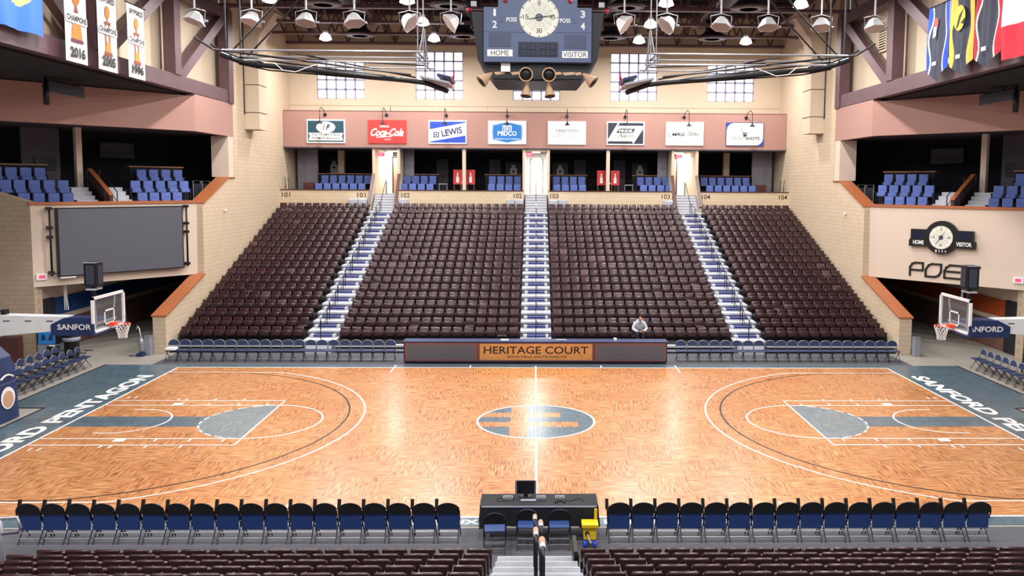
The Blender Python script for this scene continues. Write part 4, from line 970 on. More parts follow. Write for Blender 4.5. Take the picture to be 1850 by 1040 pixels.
# right: dial scoreboard and letters
def rp(t, z, s=-.05):      # t grows towards the right on the right corner wall
    v = A+TD*t+OUT*s; return Vector((-v.x, v.y, z))
RU = Vector((-TD.x, TD.y, 0)); RO = Vector((-OUT.x, OUT.y, 0))
t = thing('dial_scoreboard', 'black wall scoreboard with round dial and HOME and VISITOR on the right', 'scoreboard', rp(3.54, 5.0))
pts = [(2.05, 4.62), (2.05, 4.9), (2.12, 5.0), (2.12, 5.42), (2.85, 5.42)]
pts += [(3.54+.76*math.cos(a), 5.08+.76*math.sin(a)) for a in [math.radians(x) for x in range(150, 29, -10)]]
pts += [(4.22, 5.42), (4.93, 5.42), (4.93, 5.0), (5.03, 4.9), (5.03, 4.62), (4.18, 4.62)]
pts += [(3.54+.76*math.cos(a), 5.08+.76*math.sin(a)) for a in [math.radians(x) for x in range(-35, -146, -10)]]
b = MB(); b.prism([rp(p, q, -.2) for p, q in pts], RO*.17); b.build('housing', BLACKM, t)
def dial(t, O, RV, UV, r, nm, hand=(1.0, -.4), ring='#e6e6da'):
    O, RV, UV = Vector(O), Vector(RV), Vector(UV); nn = RV.cross(UV).normalized()
    P_ = lambda a, q, k=0: O+RV*(q*math.cos(a))+UV*(q*math.sin(a))+nn*k
    b = MB(); b.prism([P_(i*PI/24, r, .01) for i in range(48)], nn*.012); d = b.build('dial', mat('dial_face', ring, .5, var=.03), t)
    b = MB()
    for i in range(60):
        a = i*PI/30; w = .035 if i % 5 == 0 else .012; q0 = r*.88 if i % 5 == 0 else r*.93; dv = (P_(a+PI/2, 1)-O)*w*r*.6
        b.face([P_(a, q0, .024)-dv, P_(a, r*.99, .024)-dv, P_(a, r*.99, .024)+dv, P_(a, q0, .024)+dv])
    b.build('tick_marks', INK, d, nrm=False)
    b = MB()
    for q in (.33, .45, .57, .69):
        for i in range(48):
            a0, a1 = i*PI/24, (i+1)*PI/24; b.face([P_(a0, r*q, .0235), P_(a0, r*(q+.012), .0235), P_(a1, r*(q+.012), .0235), P_(a1, r*q, .0235)])
    for i in range(12): a = i*PI/6; dv = (P_(a+PI/2, 1)-O)*.004*r*1.2; b.face([P_(a, r*.2, .0235)-dv, P_(a, r*.8, .0235)-dv, P_(a, r*.8, .0235)+dv, P_(a, r*.2, .0235)+dv])
    b.build('scale_rings', mat('dial_ink', '#77776c', .6), d, nrm=False)
    for tx, u, v in (('0', 0, .6), ('15', -.68, -.1), ('45', .68, -.1), ('30', 0, -.78)):
        b = MB(); b.text(tx, O+RV*u*r+UV*v*r+nn*.025, RV, UV, .17*r*len(tx)*.85, .24*r, th=0); b.build('numeral', INK, d, nrm=False)
    b = MB(); b.prism([P_(i*PI/10, r*.2, .024) for i in range(20)], nn*.012); b.build('hub', mat('hub_grey', '#50566e', .4), d)
    for a, q in ((hand[0], .78), (hand[1], .55)):
        dv = (P_(a+PI/2, 1)-O)*.03*r; b = MB(); b.prism([O-dv+nn*.037, O+dv+nn*.037, P_(a, q*r, .037)+dv*.3, P_(a, q*r, .037)-dv*.3], nn*.006); b.build('hand', BLACKM, d)
    return d
dial(t, rp(3.54, 5.08, -.21), RU, (0, 0, 1), .53, 'wall', (math.radians(232), math.radians(58)))
b = MB(); b.text('HOME', rp(2.5, 4.72, -.205), RU, (0, 0, 1), .5, .19, bold=.03, th=.003); b.build('lettering', WHITEM, t, nrm=False)
b = MB(); b.text('VISITOR', rp(4.55, 4.72, -.205), RU, (0, 0, 1), .68, .19, bold=.03, th=.003); b.build('lettering', WHITEM, t, nrm=False)
for i in range(4): b = MB(); b.text(str(i+1), rp(3.33+.14*i, 4.4, -.205), RU, (0, 0, 1), .06, .11, bold=.02, th=.003); b.build('period_number', WHITEM, t, nrm=False)
for x in (2.2, 4.3): b = MB(); b.obox(rp(x, 5.0, -.206), RU*.58, RO*.005, (0, 0, .34)); b.build('digit_window', mat('digit_dark', '#0f1430', .3), t)
t = thing('wall_letters', 'thin black letters POET on the right corner wall', 'letters', rp(4, 3.3))
def stroke(pts, w=.085):
    b = MB()
    for p, q in zip(pts, pts[1:]):
        p3, q3 = rp(p[0], p[1], -.05), rp(q[0], q[1], -.05); d = (q3-p3).normalized(); n = d.cross(RO).normalized()*w/2
        b.obox(p3-n-d*w/2, q3-p3+d*w, RO*.045, n*2)
    b.build('letter', INK, t)
stroke([(2.08, 3.25), (2.08, 3.62), (2.18, 3.78), (2.32, 3.84), (2.68, 3.84), (2.68, 3.5), (2.1, 3.5)])
stroke([(2.82, 3.24), (2.82, 3.56), (2.95, 3.76), (3.1, 3.83), (3.52, 3.83), (3.52, 3.5), (3.42, 3.32), (3.26, 3.24), (2.82, 3.24)])
stroke([(4.36, 3.83), (3.92, 3.83), (3.76, 3.72), (3.68, 3.55), (3.68, 3.24), (4.36, 3.24)]); stroke([(3.7, 3.54), (4.34, 3.54)])
stroke([(4.48, 3.7), (4.6, 3.83), (5.2, 3.83)]); stroke([(4.86, 3.83), (4.86, 3.24)])
# ---------------- hanging scoreboard ----------------
t = thing('centre_scoreboard', 'large blue-grey scoreboard with round dial hanging above centre court', 'scoreboard', (0, 0, 10.4))
SB = mat('scoreboard_blue', '#4f5d80', .45, var=.06); SBD = mat('scoreboard_dark', '#111420', .5)
b = MB(); pr = [(-1.9, 13.6), (-1.9, 12.3), (-1.72, 10.95), (-1.3, 10.42), (1.3, 10.42), (1.72, 10.95), (1.9, 12.3), (1.9, 13.6)]
b.prism([(x, -1.25, z) for x, z in pr[1:-1]], (0, 2.5, 0)); b.box(-1.15, 1.15, -1.25, 1.25, 12.3, 13.5); b.build('body', SBD, t)
for s_, fn in ((-1, 'front_panel'), (1, 'rear_panel')):
    y0 = s_*1.25; y1 = s_*1.5
    b = MB(); b.prism([(-1.53, y1, 10.86), (1.53, y1, 10.86), (1.53, y1, 12.38), (1.12, y1, 12.38), (1.12, y1, 13.5), (-1.12, y1, 13.5), (-1.12, y1, 12.38), (-1.53, y1, 12.38)], (0, y0-y1, 0)); f_ = b.build(fn, SB, t)
    if s_ == 1: continue
    y = y1
    dial(f_, (.04, y-.0, 12.1), (1, 0, 0), (0, 0, 1), .56, 'c', (math.radians(8), math.radians(190)))
    b = MB(); b.box(-1.53, 1.53, y-.004, y, 11.68, 11.69); b.build('panel_joint', SBD, f_)
    for tx, u, v, w, h in (('1', -1.22, 12.13, .07, .2), ('2', -1.22, 11.8, .13, .2), ('3', 1.28, 12.1, .13, .2), ('4', 1.28, 11.77, .13, .2), ('POSS', -.74, 11.98, .3, .12), ('POSS', .78, 11.96, .3, .12)):
        b = MB(); b.text(tx, (u, y-.002, v), (1, 0, 0), (0, 0, 1), w, h, bold=.0 if tx == '1' else .02, th=.003); b.build('lettering', WHITEM, f_, nrm=False)
    for x0, x1, z0, z1, m in ((-1.38, -.76, 11.28, 11.66, 'screen_grey'), (.76, 1.38, 11.25, 11.63, 'screen_grey'), (-.55, .58, 11.0, 11.42, 'digit_dark'), (-1.08, -.94, 11.96, 12.12, 'poss_grey'), (.96, 1.1, 11.94, 12.1, 'poss_grey')):
        b = MB(); b.box(x0, x1, y-.012, y, z0, z1); b.build('display', mat(m, {'screen_grey': '#3b4664', 'digit_dark': '#0f1430', 'poss_grey': '#3d5878'}[m], .4), f_)
    b = MB()
    for x0 in (-.48, -.22, .08, .34):
        for z0 in (11.04, 11.21): 
            for p, q in (((x0, z0), (x0, z0+.16)), ((x0+.17, z0), (x0+.17, z0+.16)), ((x0, z0), (x0+.17, z0)), ((x0, z0+.16), (x0+.17, z0+.16))): b.tube([(p[0], y-.014, p[1]), (q[0], y-.014, q[1])], .009, 4)
    b.build('unlit_digits', mat('unlit', '#243a55', .5), f_)
    for tx, x0, x1, z0, z1 in (('HOME', -1.43, -.71, 11.01, 11.2), ('VISITOR', .7, 1.43, 10.98, 11.17)):
        b = MB(); b.box(x0, x1, y-.012, y, z0, z1); q = b.build('name_plate', WHITEM, f_)
        b = MB(); b.text(tx, ((x0+x1)/2, y-.013, z0+.025), (1, 0, 0), (0, 0, 1), (x1-x0)*.7 if tx == 'HOME' else (x1-x0)*.92, .14, bold=.0, th=.002); b.build('plate_lettering', INK, q, nrm=False)
    for x in (-.92, .92): b = MB(); b.lathe([(.0, -.06), (.05, -.04), (.06, 0), (.03, .04)], 12, (x, y-.03, 12.56), (0, 1, 0)); b.build('red_light', mat('red_lens', '#b01e30', .2), f_)
for s in (-1, 1):
    b = MB(); b.lathe([(.03, -.08), (.06, -.05), (.07, 0), (.04, .05)], 12, (s*1.98, -1.2, 12.35), (0, 1, 0)); b.build('red_light', mat('red_lens', '#b01e30', .2), t)
    b = MB(); b.obox((s*1.82-.08, -1.4, 12.42), (.16, 0, 0), (0, .14, 0), (0, 0, .14)); b.build('camera_box', GREYM, t)
# underside: skirt frame and horns
b = MB(); b.box(-1.25, 1.25, -1.2, 1.2, 10.36, 10.42); b.box(-.25, .25, -1.3, -1.2, 10.4, 10.85); b.build('bottom_frame', BLACKM, t)
b = MB(); b.box(-1.05, -.78, -1.35, -1.24, 10.6, 10.85, .01); b.build('junction_box', WHITEM, t)
b = MB()
for x, w in ((-1.2, .28), (-.72, .3), (-.35, .18), (.42, .3), (.78, .34), (1.12, .16)):
    b.prism([(x, -1.262, 10.52), (x+w, -1.262, 10.55), (x+w*.8, -1.262, 10.62), (x-w*.2, -1.262, 10.6)], (0, .01, 0))
b.build('worn_lettering', mat('tan_print', '#c4a184', .6), t)
TAN = mat('horn_tan', '#c2a082', .5); 
for x, z, ax, k, n in ((-.33, 10.55, (0, -1, -.15), .2, 'horn_speaker'), (.33, 10.55, (0, -1, -.15), .2, 'horn_speaker'), (-.3, 10.2, (-.12, -.25, -1), .16, 'horn_speaker'), (.33, 10.2, (.12, -.25, -1), .16, 'horn_speaker'), (-1.4, 10.5, (-.8, -.3, -.7), .19, 'horn_speaker'), (1.4, 10.5, (.8, -.3, -.7), .19, 'horn_speaker')):
    b = MB(); b.lathe([(k*.25, -.12), (k*.4, .0), (k*.8, .18), (k, .28), (k*1.02, .3)], 18, (x, -1.25, z), ax); h = b.build(n, TAN, t)
    b = MB(); b.lathe([(k*.86, .302), (k*.2, .303)], 18, (x, -1.25, z), ax); b.build('horn_mouth', BLACKM, h)
b = MB()
for x in (-1, 1):
    for y in (-1, 1): b.tube([(x, y, 13.5), (x, y, 16.26)], .03, 6)
b.build('hanging_cable', STEELB, t)
# ---------------- hoops on wheeled stands ----------------
for sx, side in ((1, 'left'), (-1, 'right')):
    t = thing('basketball_hoop', 'portable basketball hoop with glass board at the %s end of the court' % side, 'basketball hoop', (-17.2*sx, 0, 0))
    K = dict(sx=sx)
    b = MB(); b.prism([(-18.9, -.5, 0), (-16.3, -.5, 0), (-16.36, -.5, 1.5), (-16.48, -.5, 1.95), (-17.0, -.5, 2.45), (-18.9, -.5, 2.45)], (0, 1.0, 0)); base = b.build('padded_base', NAVY, t, **K)
    b = MB(); b.lathe([(.34, 0), (.34, .01)], 24, (-16.31, 0, .72), (1, 0, .04)); e = b.build('round_badge', WHITEM, base, **K)
    b = MB(); b.lathe([(.44, 0), (.44, .01)], 24, (-16.8, -.505, .75), (0, -1, 0), False); e = b.build('round_badge', WHITEM, base, **K)
    b = MB(); b.lathe([(.26, .011), (.26, .015)], 20, (-16.31, 0, .68), (1, 0, .04)); b.build('badge_ball', mat('badge_tan', '#c79a7a', .6), base, **K)
    b = MB(); b.tube([(-16.31, -.3+.1*k, 1.34+.1*math.sin(k*PI/6)) for k in range(7)], .03, 6); b.build('white_curve', WHITEM, base, **K)
    b = MB(); b.lathe([(.32, .011), (.32, .016)], 20, (-16.8, -.505, .72), (0, -1, 0)); b.build('badge_ball', mat('badge_tan', '#c79a7a', .6), e, **K)
    b = MB(); b.box(-18.9, -16.33, -.51, .51, 1.16, 1.19); b.build('pad_seam', mat('seam', '#4a5c88', .5), base, **K)
    b = MB(); b.prism([(-18.6, -.22, 2.5), (-18.6, -.22, 3.0), (-17.2, -.22, 3.55), (-16.4, -.22, 3.33), (-14.3, -.22, 3.28), (-14.3, -.22, 2.88), (-16.3, -.22, 2.7), (-17.2, -.22, 2.35)], (0, .44, 0)); bm_ = b.build('boom_arm', mat('boom_white', '#dfe0e3', .4), t, **K)
    for x in (-16.1, -15.45, -14.8): b = MB(); b.box(x-.1, x+.1, -.225, -.2, 3.14, 3.17); b.build('arm_slot', BLACKM, bm_, **K)
    b = MB(); b.box(-16.35, -16.2, -.1, .1, 3.33, 3.47); b.build('arm_block', BLACKM, bm_, **K)
    b = MB(); b.prism([(-14.75, -.27, 2.72), (-14.75, -.27, 3.06), (-14.35, -.27, 3.26), (-13.28, -.27, 3.26), (-13.28, -.27, 2.72)], (0, .54, 0)); pad = b.build('arm_pad', NAVY, t, **K)
    b = MB(); 
    if sx == 1: b.text('SANFORD', (-14.55, -.276, 2.9), (1, 0, 0), (0, 0, 1), 1.2, .17, bold=.02, th=0, align='L')
    else: b.text('SANFORD', (13.32, -.276, 2.9), (1, 0, 0), (0, 0, 1), 1.2, .17, bold=.02, th=0, align='L')
    b.build('lettering', WHITEM, pad, nrm=False)
    b = MB(); b.box(-13.3, -13.16, -.8, .8, 2.95, 3.02); b.box(-13.3, -13.2, -.6, .6, 3.1, 3.16); b.tube([(-13.25, -.5, 3.1), (-13.22, -.6, 3.85)], .025, 6); b.tube([(-13.25, .5, 3.1), (-13.22, .6, 3.85)], .025, 6); b.build('board_bracket', GREYM, t, **K)
    # backboard 1.83 x 1.07
    b = MB(); g = mat('backboard_glass', '#dfe9ef', .03, var=0, alpha=.06); b.box(-13.13, -13.11, -.88, .88, 2.94, 3.94); bb = b.build('glass_backboard', g, t, **K)
    b = MB(); X = (-13.16, -13.09); b.box(*X, -.96, .96, 3.9, 3.98); b.box(*X, -.96, .96, 2.9, 2.97); b.box(*X, -.96, -.88, 2.9, 3.98); b.box(*X, .88, .96, 2.9, 3.98); b.build('board_frame', WHITEM, bb, **K)
    b = MB(); X = (-13.108, -13.1); b.box(*X, -.305, .305, 3.46, 3.51); b.box(*X, -.305, .305, 3.06, 3.11); b.box(*X, -.305, -.255, 3.06, 3.51); b.box(*X, .255, .305, 3.06, 3.51); b.build('target_square', WHITEM, bb, **K)
    b = MB(); X = (-13.18, -13.07); b.box(*X, -.98, .98, 2.85, 2.91, .01); b.box(*X, -1.0, -.94, 2.85, 3.2, .01); b.box(*X, .94, 1.0, 2.85, 3.2, .01); b.build('edge_padding', NAVY, bb, **K)
    b = MB(); b.tube([(-12.725+.2286*math.cos(i*PI/14), .2286*math.sin(i*PI/14), 3.05) for i in range(28)], .012, 6, closed=True)
    b.box(-13.08, -12.93, -.12, .12, 2.98, 3.1, .01); b.tube([(-12.98, -.09, 3.05), (-12.86, -.19, 3.05)], .012, 5); b.tube([(-12.98, .09, 3.05), (-12.86, .19, 3.05)], .012, 5); rim = b.build('rim', ORANGE, t, **K)
    b = MB(); n = 12
    lv = [(.2286, 3.04), (.2, 2.95), (.17, 2.86), (.145, 2.77), (.125, 2.68), (.12, 2.6)]
    for k in range(len(lv)-1):
        for i in range(n):
            for dd in (-.5, .5):
                a0 = 2*PI*(i+.5*(k % 2))/n; a1 = a0+2*PI*dd/n
                b.tube([(-12.725+lv[k][0]*math.cos(a0), lv[k][0]*math.sin(a0), lv[k][1]), (-12.725+lv[k+1][0]*math.cos(a1), lv[k+1][0]*math.sin(a1), lv[k+1][1])], .006, 4)
    b.build('net', NET, rim, **K)
    # shot clock
    b = MB(); b.box(-13.6, -13.5, -.05, .05, 3.26, 4.2); b.build('clock_post', STEELB, t, **K)
    b = MB(); b.box(-13.74, -13.34, -.2, .2, 4.2, 4.95, .02); sc = b.build('shot_clock', BLACKM, t, **K)
    for f_, y in (('a', -.203), ): b = MB(); b.box(-13.66, -13.42, y-.004, y+.004, 4.28, 4.86); b.build('clock_display', mat('clock_grey', '#3a3d4c', .3, var=.3, scale=20), sc, **K)
    b = MB(); b.box(-13.336, -13.33, -.14, .14, 4.28, 4.86); b.build('clock_display', mat('clock_grey', '#3a3d4c', .3), sc, **K)
    b = MB(); b.box(-13.68, -13.4, -.22, .22, 4.1, 4.15); b.box(-13.74, -13.34, -.21, -.2, 4.93, 4.96); b.build('clock_bracket', ALU, sc, **K)
# ---------------- ceiling hung folded hoops ----------------
for sx, side in ((1, 'left'), (-1, 'right')):
    t = thing('folded_hoop', 'black ceiling-hung practice hoop folded up on the upper %s' % side, 'hanging hoop', (-7*sx, 3, 11))
    K = dict(sx=sx); Y0, Y1 = 2.3, 3.7
    b = MB(); b.tube([(-10.6, 3, 11.66), (-10.0, 3, 11.45), (-9.4, 3, 11.33), (-4.25, 3, 10.84), (-3.75, 3, 10.77), (-3.0, 3, 10.5)], .085, 8); b.build('main_mast', STEELB, t, **K)
    for y in (Y0, Y1):
        b = MB(); b.tube([(-11.2, y, 12.1), (-10.6, y, 11.72), (-4.15, y, 10.95)], .035, 6); b.build('side_tube', STEELB, t, **K)
        b = MB(); b.tube([(-10.3, y, 11.7), (-3.75, y, 11.7)], .035, 6); b.build('upper_pipe', GREYM, t, **K)
        b = MB(); b.tube([(-9.6, y, 11.38), (-3.55, y, 11.34)], .03, 6); b.build('lower_pipe', GREYM, t, **K)
        b = MB(); b.tube([(-10.18, y, 11.6), (-10.18, y, 16.3)], .03, 6); b.build('drop_pipe', STEELB, t, **K)
        b = MB(); b.tube([(-3.92, y, 11.6), (-3.92, y, 16.3)], .022, 6); b.build('drop_pipe', GREYM, t, **K)
        b = MB(); b.tube([(-9.95, y, 11.7), (-8.6, y, 13.1), (-6, y, 16.3)], .03, 6); b.build('back_brace', STEELB, t, **K)
    for p, q, n in (((-7.95, 2.3, 11.62), (-4.1, 3, 10.95), 'fold_brace'), ((-7.95, 3.7, 11.62), (-3.9, 3.7, 11.45), 'fold_brace'), ((-4.05, 2.3, 11.62), (-3.5, 2.3, 11.1), 'latch_bar'), ((-3.92, Y0, 11.68), (-3.92, Y1, 11.68), 'cross_pipe'), ((-10.3, Y0, 11.68), (-10.3, Y1, 11.68), 'cross_pipe'), ((-9.0, Y0, 11.3), (-10.2, Y1, 11.7), 'cross_pipe'), ((-10.0, 3, 11.35), (-9.0, 3, 11.15), 'cross_pipe'), ((-9.0, 3, 11.15), (-4.4, 3, 10.8), 'lower_tube'), ((-3.7, 2.3, 12.45), (-3.6, 2.3, 11.2), 'latch_bar'), ((-3.72, 2.3, 12.45), (-3.92, 2.3, 11.35), 'latch_bar')):
        b = MB(); b.tube([p, q], .028, 6); b.build(n, STEELB if n != 'latch_bar' else GREYM, t, **K)
    b = MB(); b.obox((-3.85, 2.1, 10.86), (.95, 0, -.2), (0, 1.8, 0), (.02, 0, .06)); b.build('backboard', mat('board_grey', '#a4aab6', .3), t, **K)
    b = MB(); b.obox((-3.3, 2.2, 10.92), (.45, 0, -.1), (0, 1.6, 0), (.02, 0, .08)); b.build('board_pad', NAVY, t, **K)
    b = MB(); b.tube([(-2.86+.05*math.cos(a), 3+.23*math.sin(a), 10.85+.22*math.cos(a)) for a in [i*PI/9 for i in range(18)]], .02, 6, closed=True)
    for i in range(5): b.tube([(-2.9, 2.82+i*.09, 10.7), (-2.8, 2.86+i*.08, 11.15)], .008, 4)
    b.build('rim', REDM, t, **K)
    b = MB(); b.tube([(-8.6, 2.2, 11.3), (-8.3, 2.2, 11.05), (-7.9, 2.2, 11.0), (-7.5, 2.2, 11.15), (-7.2, 2.2, 11.25)], .014, 5); b.build('white_cable', WHITEM, t, **K)
# ---------------- flood lights in a row ----------------
REFL = mat('lamp_reflector', '#cdbfb8', .3, metal=.4)
for i, (x, tilt, l) in enumerate(((-12.62, .25, 0), (-10.53, .2, 0), (-8.54, .05, 0), (-6.77, -.2, 0), (-4.73, -.9, 0), (-3.2, .9, 0), (3.24, -.9, 0), (4.83, .8, 0), (6.86, .2, 0), (8.63, .0, 0), (10.63, .05, 0), (12.64, 0, 0))):
    y, z = 6.0, 13.35
    t = thing('flood_light', 'hooded white flood light on a pole, %s from the left in the upper row' % nth(i+1), 'flood light', (x, y, z), 'flood lights hanging across the hall')
    ax = Vector((-math.sin(tilt)*.9, -.22, -math.cos(tilt)*.9)).normalized()
    b = MB(); b.lathe([(.1, -.3), (.2, -.24), (.4, .08), (.42, .1), (.36, .09)], 6, (x, y, z), ax, False); b.build('hood', mat('lamp_white', '#d6d6da', .4) , t)
    b = MB(); b.lathe([(.33, .1), (.3, .06), (.05, .0)], 14, (x, y, z), ax); b.build('lens', REFL, t)
    b = MB(); b.tube([(x+.36, y, z-.02), (x+.4, y, z+.32), (x, y, z+.42), (x-.4, y, z+.32), (x-.36, y, z-.02)], .018, 5); b.build('yoke', GREYM, t)
    b = MB(); b.tube([(x, y, z+.4), (x, y, 16.27)], .035, 6); b.build('pole', ALU, t)
    b = MB(); b.tube([(x+.33, y, z-.05), (x+.47, y, z-.05)], .04, 8); b.build('knob', GREYM, t)
# ---------------- air ducts and diffusers ----------------
DUCT = mat('duct_dark', '#2a2630', .5); DIF = mat('diffuser', '#6a6068', .4, metal=.3)
for i, x in enumerate((-10.1, -4.2, 4.25, 10.1)):
    t = thing('air_duct', 'dark roof air duct with round diffusers, %s from the left' % nth(i+1), 'air duct', (x, 15, 16.5))
    b = MB(); b.tube([(x, 2, 17.2), (x, 26, 17.2)], .42, 14); b.build('duct', DUCT, t)
    for y in (6.5, 14.9, 23.2):
        b = MB(); b.lathe([(.4, 1.05), (.4, .45), (.55, .3), (.86, .1), (.9, .04), (.88, 0), (.7, .03)], 24, (x, y, 15.78)); d = b.build('diffuser', DUCT, t)
        b = MB()
        for r_ in (.2, .42, .64): b.lathe([(r_, -.02), (r_+.1, .04), (r_+.12, .02), (r_+.02, -.04)], 24, (x, y, 15.79))
        b.build('diffuser_rings', DIF, d)
for i, y in enumerate((12.2, 16.2, 20.0)):
    b = MB(); b.box(-15.5, 15.5, y-.35, y+.35, 17.66, 18.05); tag(b.build('cross_duct', DUCT), 'flat dark duct across the roof, %s from the court' % nth(i+1), 'air duct')
for sx, side in ((1, 'left'), (-1, 'right')):
    t = thing('wall_duct', 'square tan air duct dropping down the %s side wall' % side, 'air duct', (-15.6*sx, 21.6, 10.3))
    K = dict(sx=sx)
    b = MB(); b.box(-15.998, -15.2, 21.0, 22.3, 10.3, 14.9)
    b.build('shaft', PLASTW, t, **K)
    b = MB()
    for z in (11.2, 12.7): b.box(-15.998, -15.18, 20.98, 22.32, z, z+.03)
    b.build('seam', STEELB, t, **K)
    b = MB(); pts = [(-15.998, 21, 14.9), (-15.2, 21, 14.9)]+[(-15.2+.0+1.1*(1-math.cos(a)), 21, 14.9+1.1*math.sin(a)) for a in [k*PI/16 for k in range(1, 5)]]+[(-14.2, 21, 16.6), (-15.998, 21, 16.6)]
    b.prism(pts, (0, 1.3, 0)); b.build('elbow', PLASTW, t, **K)
    b = MB(); b.tube([(-15.96, 20.9, 11.1), (-15.96, 20.9, 16.4)], .03, 6); b.build('conduit', STEELB, t, **K)
    b = MB(); b.box(-16.05, -15.93, 17.3, 17.36, 6.0, 6.06)
b = MB(); b.box(16.6, 16.75, 14.5, 15.3, 13.85, 15.3); t = thing('wall_vent', 'louvred vent high on the upper right wall', 'vent', (16.7, 15, 14)); b.build('frame', mat('vent_cream', '#d8c8a8', .7), t)
for k in range(11): b = MB(); b.box(16.57, 16.6, 14.55, 15.25, 13.93+k*.12, 13.98+k*.12); b.build('slat', STEELB, t)
for sx, side in ((1, 'left'), (-1, 'right')):
    t = thing('ceiling_speaker', 'dark boxy speaker hanging under the %s truss' % side, 'speaker', (-19*sx, 8.5, 11))
    b = MB(); b.obox((-19.2, 7.6, 10.95), (.5, 1.6, -.1), (.35, -.15, -.1), (0, 0, .42)); b.build('cabinet', mat('speaker_dark', '#2a2c3a', .6), t, sx=sx)
    b = MB(); b.tube([(-19, 8.4, 11.2), (-19, 8.4, 11.45)], .04, 6); b.build('bracket', STEELB, t, sx=sx)
    b = MB(); b.tube([(-19, 7.5, 11.44), (-19, 7.5, 10.75), (-19, 7.48, 10.35)], [.03, .12, .1], 10); tag(b.build('pendant_spotlight', STEELB, sx=sx), 'small dark spotlight hanging by the %s ceiling speaker' % side, 'spotlight')
# small wall devices
for i, (x, y, z, l) in enumerate(((-15.97, 17.6, 5.95, 'small white sensor on the left side wall'), (15.97, 17.2, 5.95, 'small white sensor on the right side wall'))):
    b = MB(); b.lathe([(.07, 0), (.07, .06), (.03, .09)], 12, (x, y, z), (-1 if x > 0 else 1, 0, 0)); tag(b.build('wall_sensor', WHITEM), l, 'sensor')
# ---------------- banners and flags ----------------
def cloth(name, side, y0, y1, z0, z1, label, cat, fn, cols, wave=.05, tip=0, nx=30, nz=48, bar=True):
    """fn(u, v) gives the colour index; u runs left to right for a viewer on the court, v upwards"""
    X = side*15.68; t = thing(name, label, cat, (X, (y0+y1)/2, z0))
    b = MB(); g = []
    for j in range(nz+1):
        r = []
        for i in range(nx+1):
            u, v = i/nx, j/nz
            y = y0+(y1-y0)*u
            zb = z0+tip*abs(2*u-1)
            z = zb+(z1-zb)*v
            r.append(b.bm.verts.new((X-side*(wave*(1.1-v*.8)*math.sin(u*11+v*2)+wave*.4*math.sin(u*23)), y+(.04*math.sin(v*5+u) if wave > .03 else 0), z)))
        g.append(r)
    for j in range(nz):
        for i in range(nx):
            f_ = b.bm.faces.new((g[j][i], g[j][i+1], g[j+1][i+1], g[j+1][i])); f_.material_index = fn((i+.5)/nx, (j+.5)/nz); f_.smooth = True
    b.build('fabric', [mat('cloth'+c, c, .8, var=.06, scale=5) for c in cols], t, nrm=False)
    if bar: b = MB(); b.tube([(X, min(y0, y1)-.15, z1+.01), (X, max(y0, y1)+.15, z1+.01)], .025, 6); b.box(X if side < 0 else X-.0, X+side*.4 if side > 0 else X, y0-.01, y0+.01, z1, z1+.02) if False else None; b.build('hanging_bar', STEELB, t)
    b = MB()
    for y in (min(y0, y1)+.1, max(y0, y1)-.1): b.tube([(X, y, z1), (X+side*.34, y, z1+1.0), (X+side*.34, y, 15.76)], .012, 4)
    b.build('hanging_wire', STEELB, t)
    return t
EAS = lambda u, v, a, b_: (u-a)**2+(v-b_)**2
def flagblue(u, v):
    d = math.hypot((u-.45)*1.0, (v-.62)*1.15)
    return 1 if .16 < d < .24 else 2 if d <= .16 else 0
cloth('state_flag', -1, -.6, 1.8, 11.95, 14.6, 'bright blue flag with a round tan seal, upper left corner', 'flag', lambda u, v: (1 if .17 < math.hypot((u-.42), (v-.5)*1.1) < .25 else 2 if math.hypot((u-.42), (v-.5)*1.1) <= .17 else 0), ('#3f74d8', '#cbb87a', '#9fb6d8'), .07)
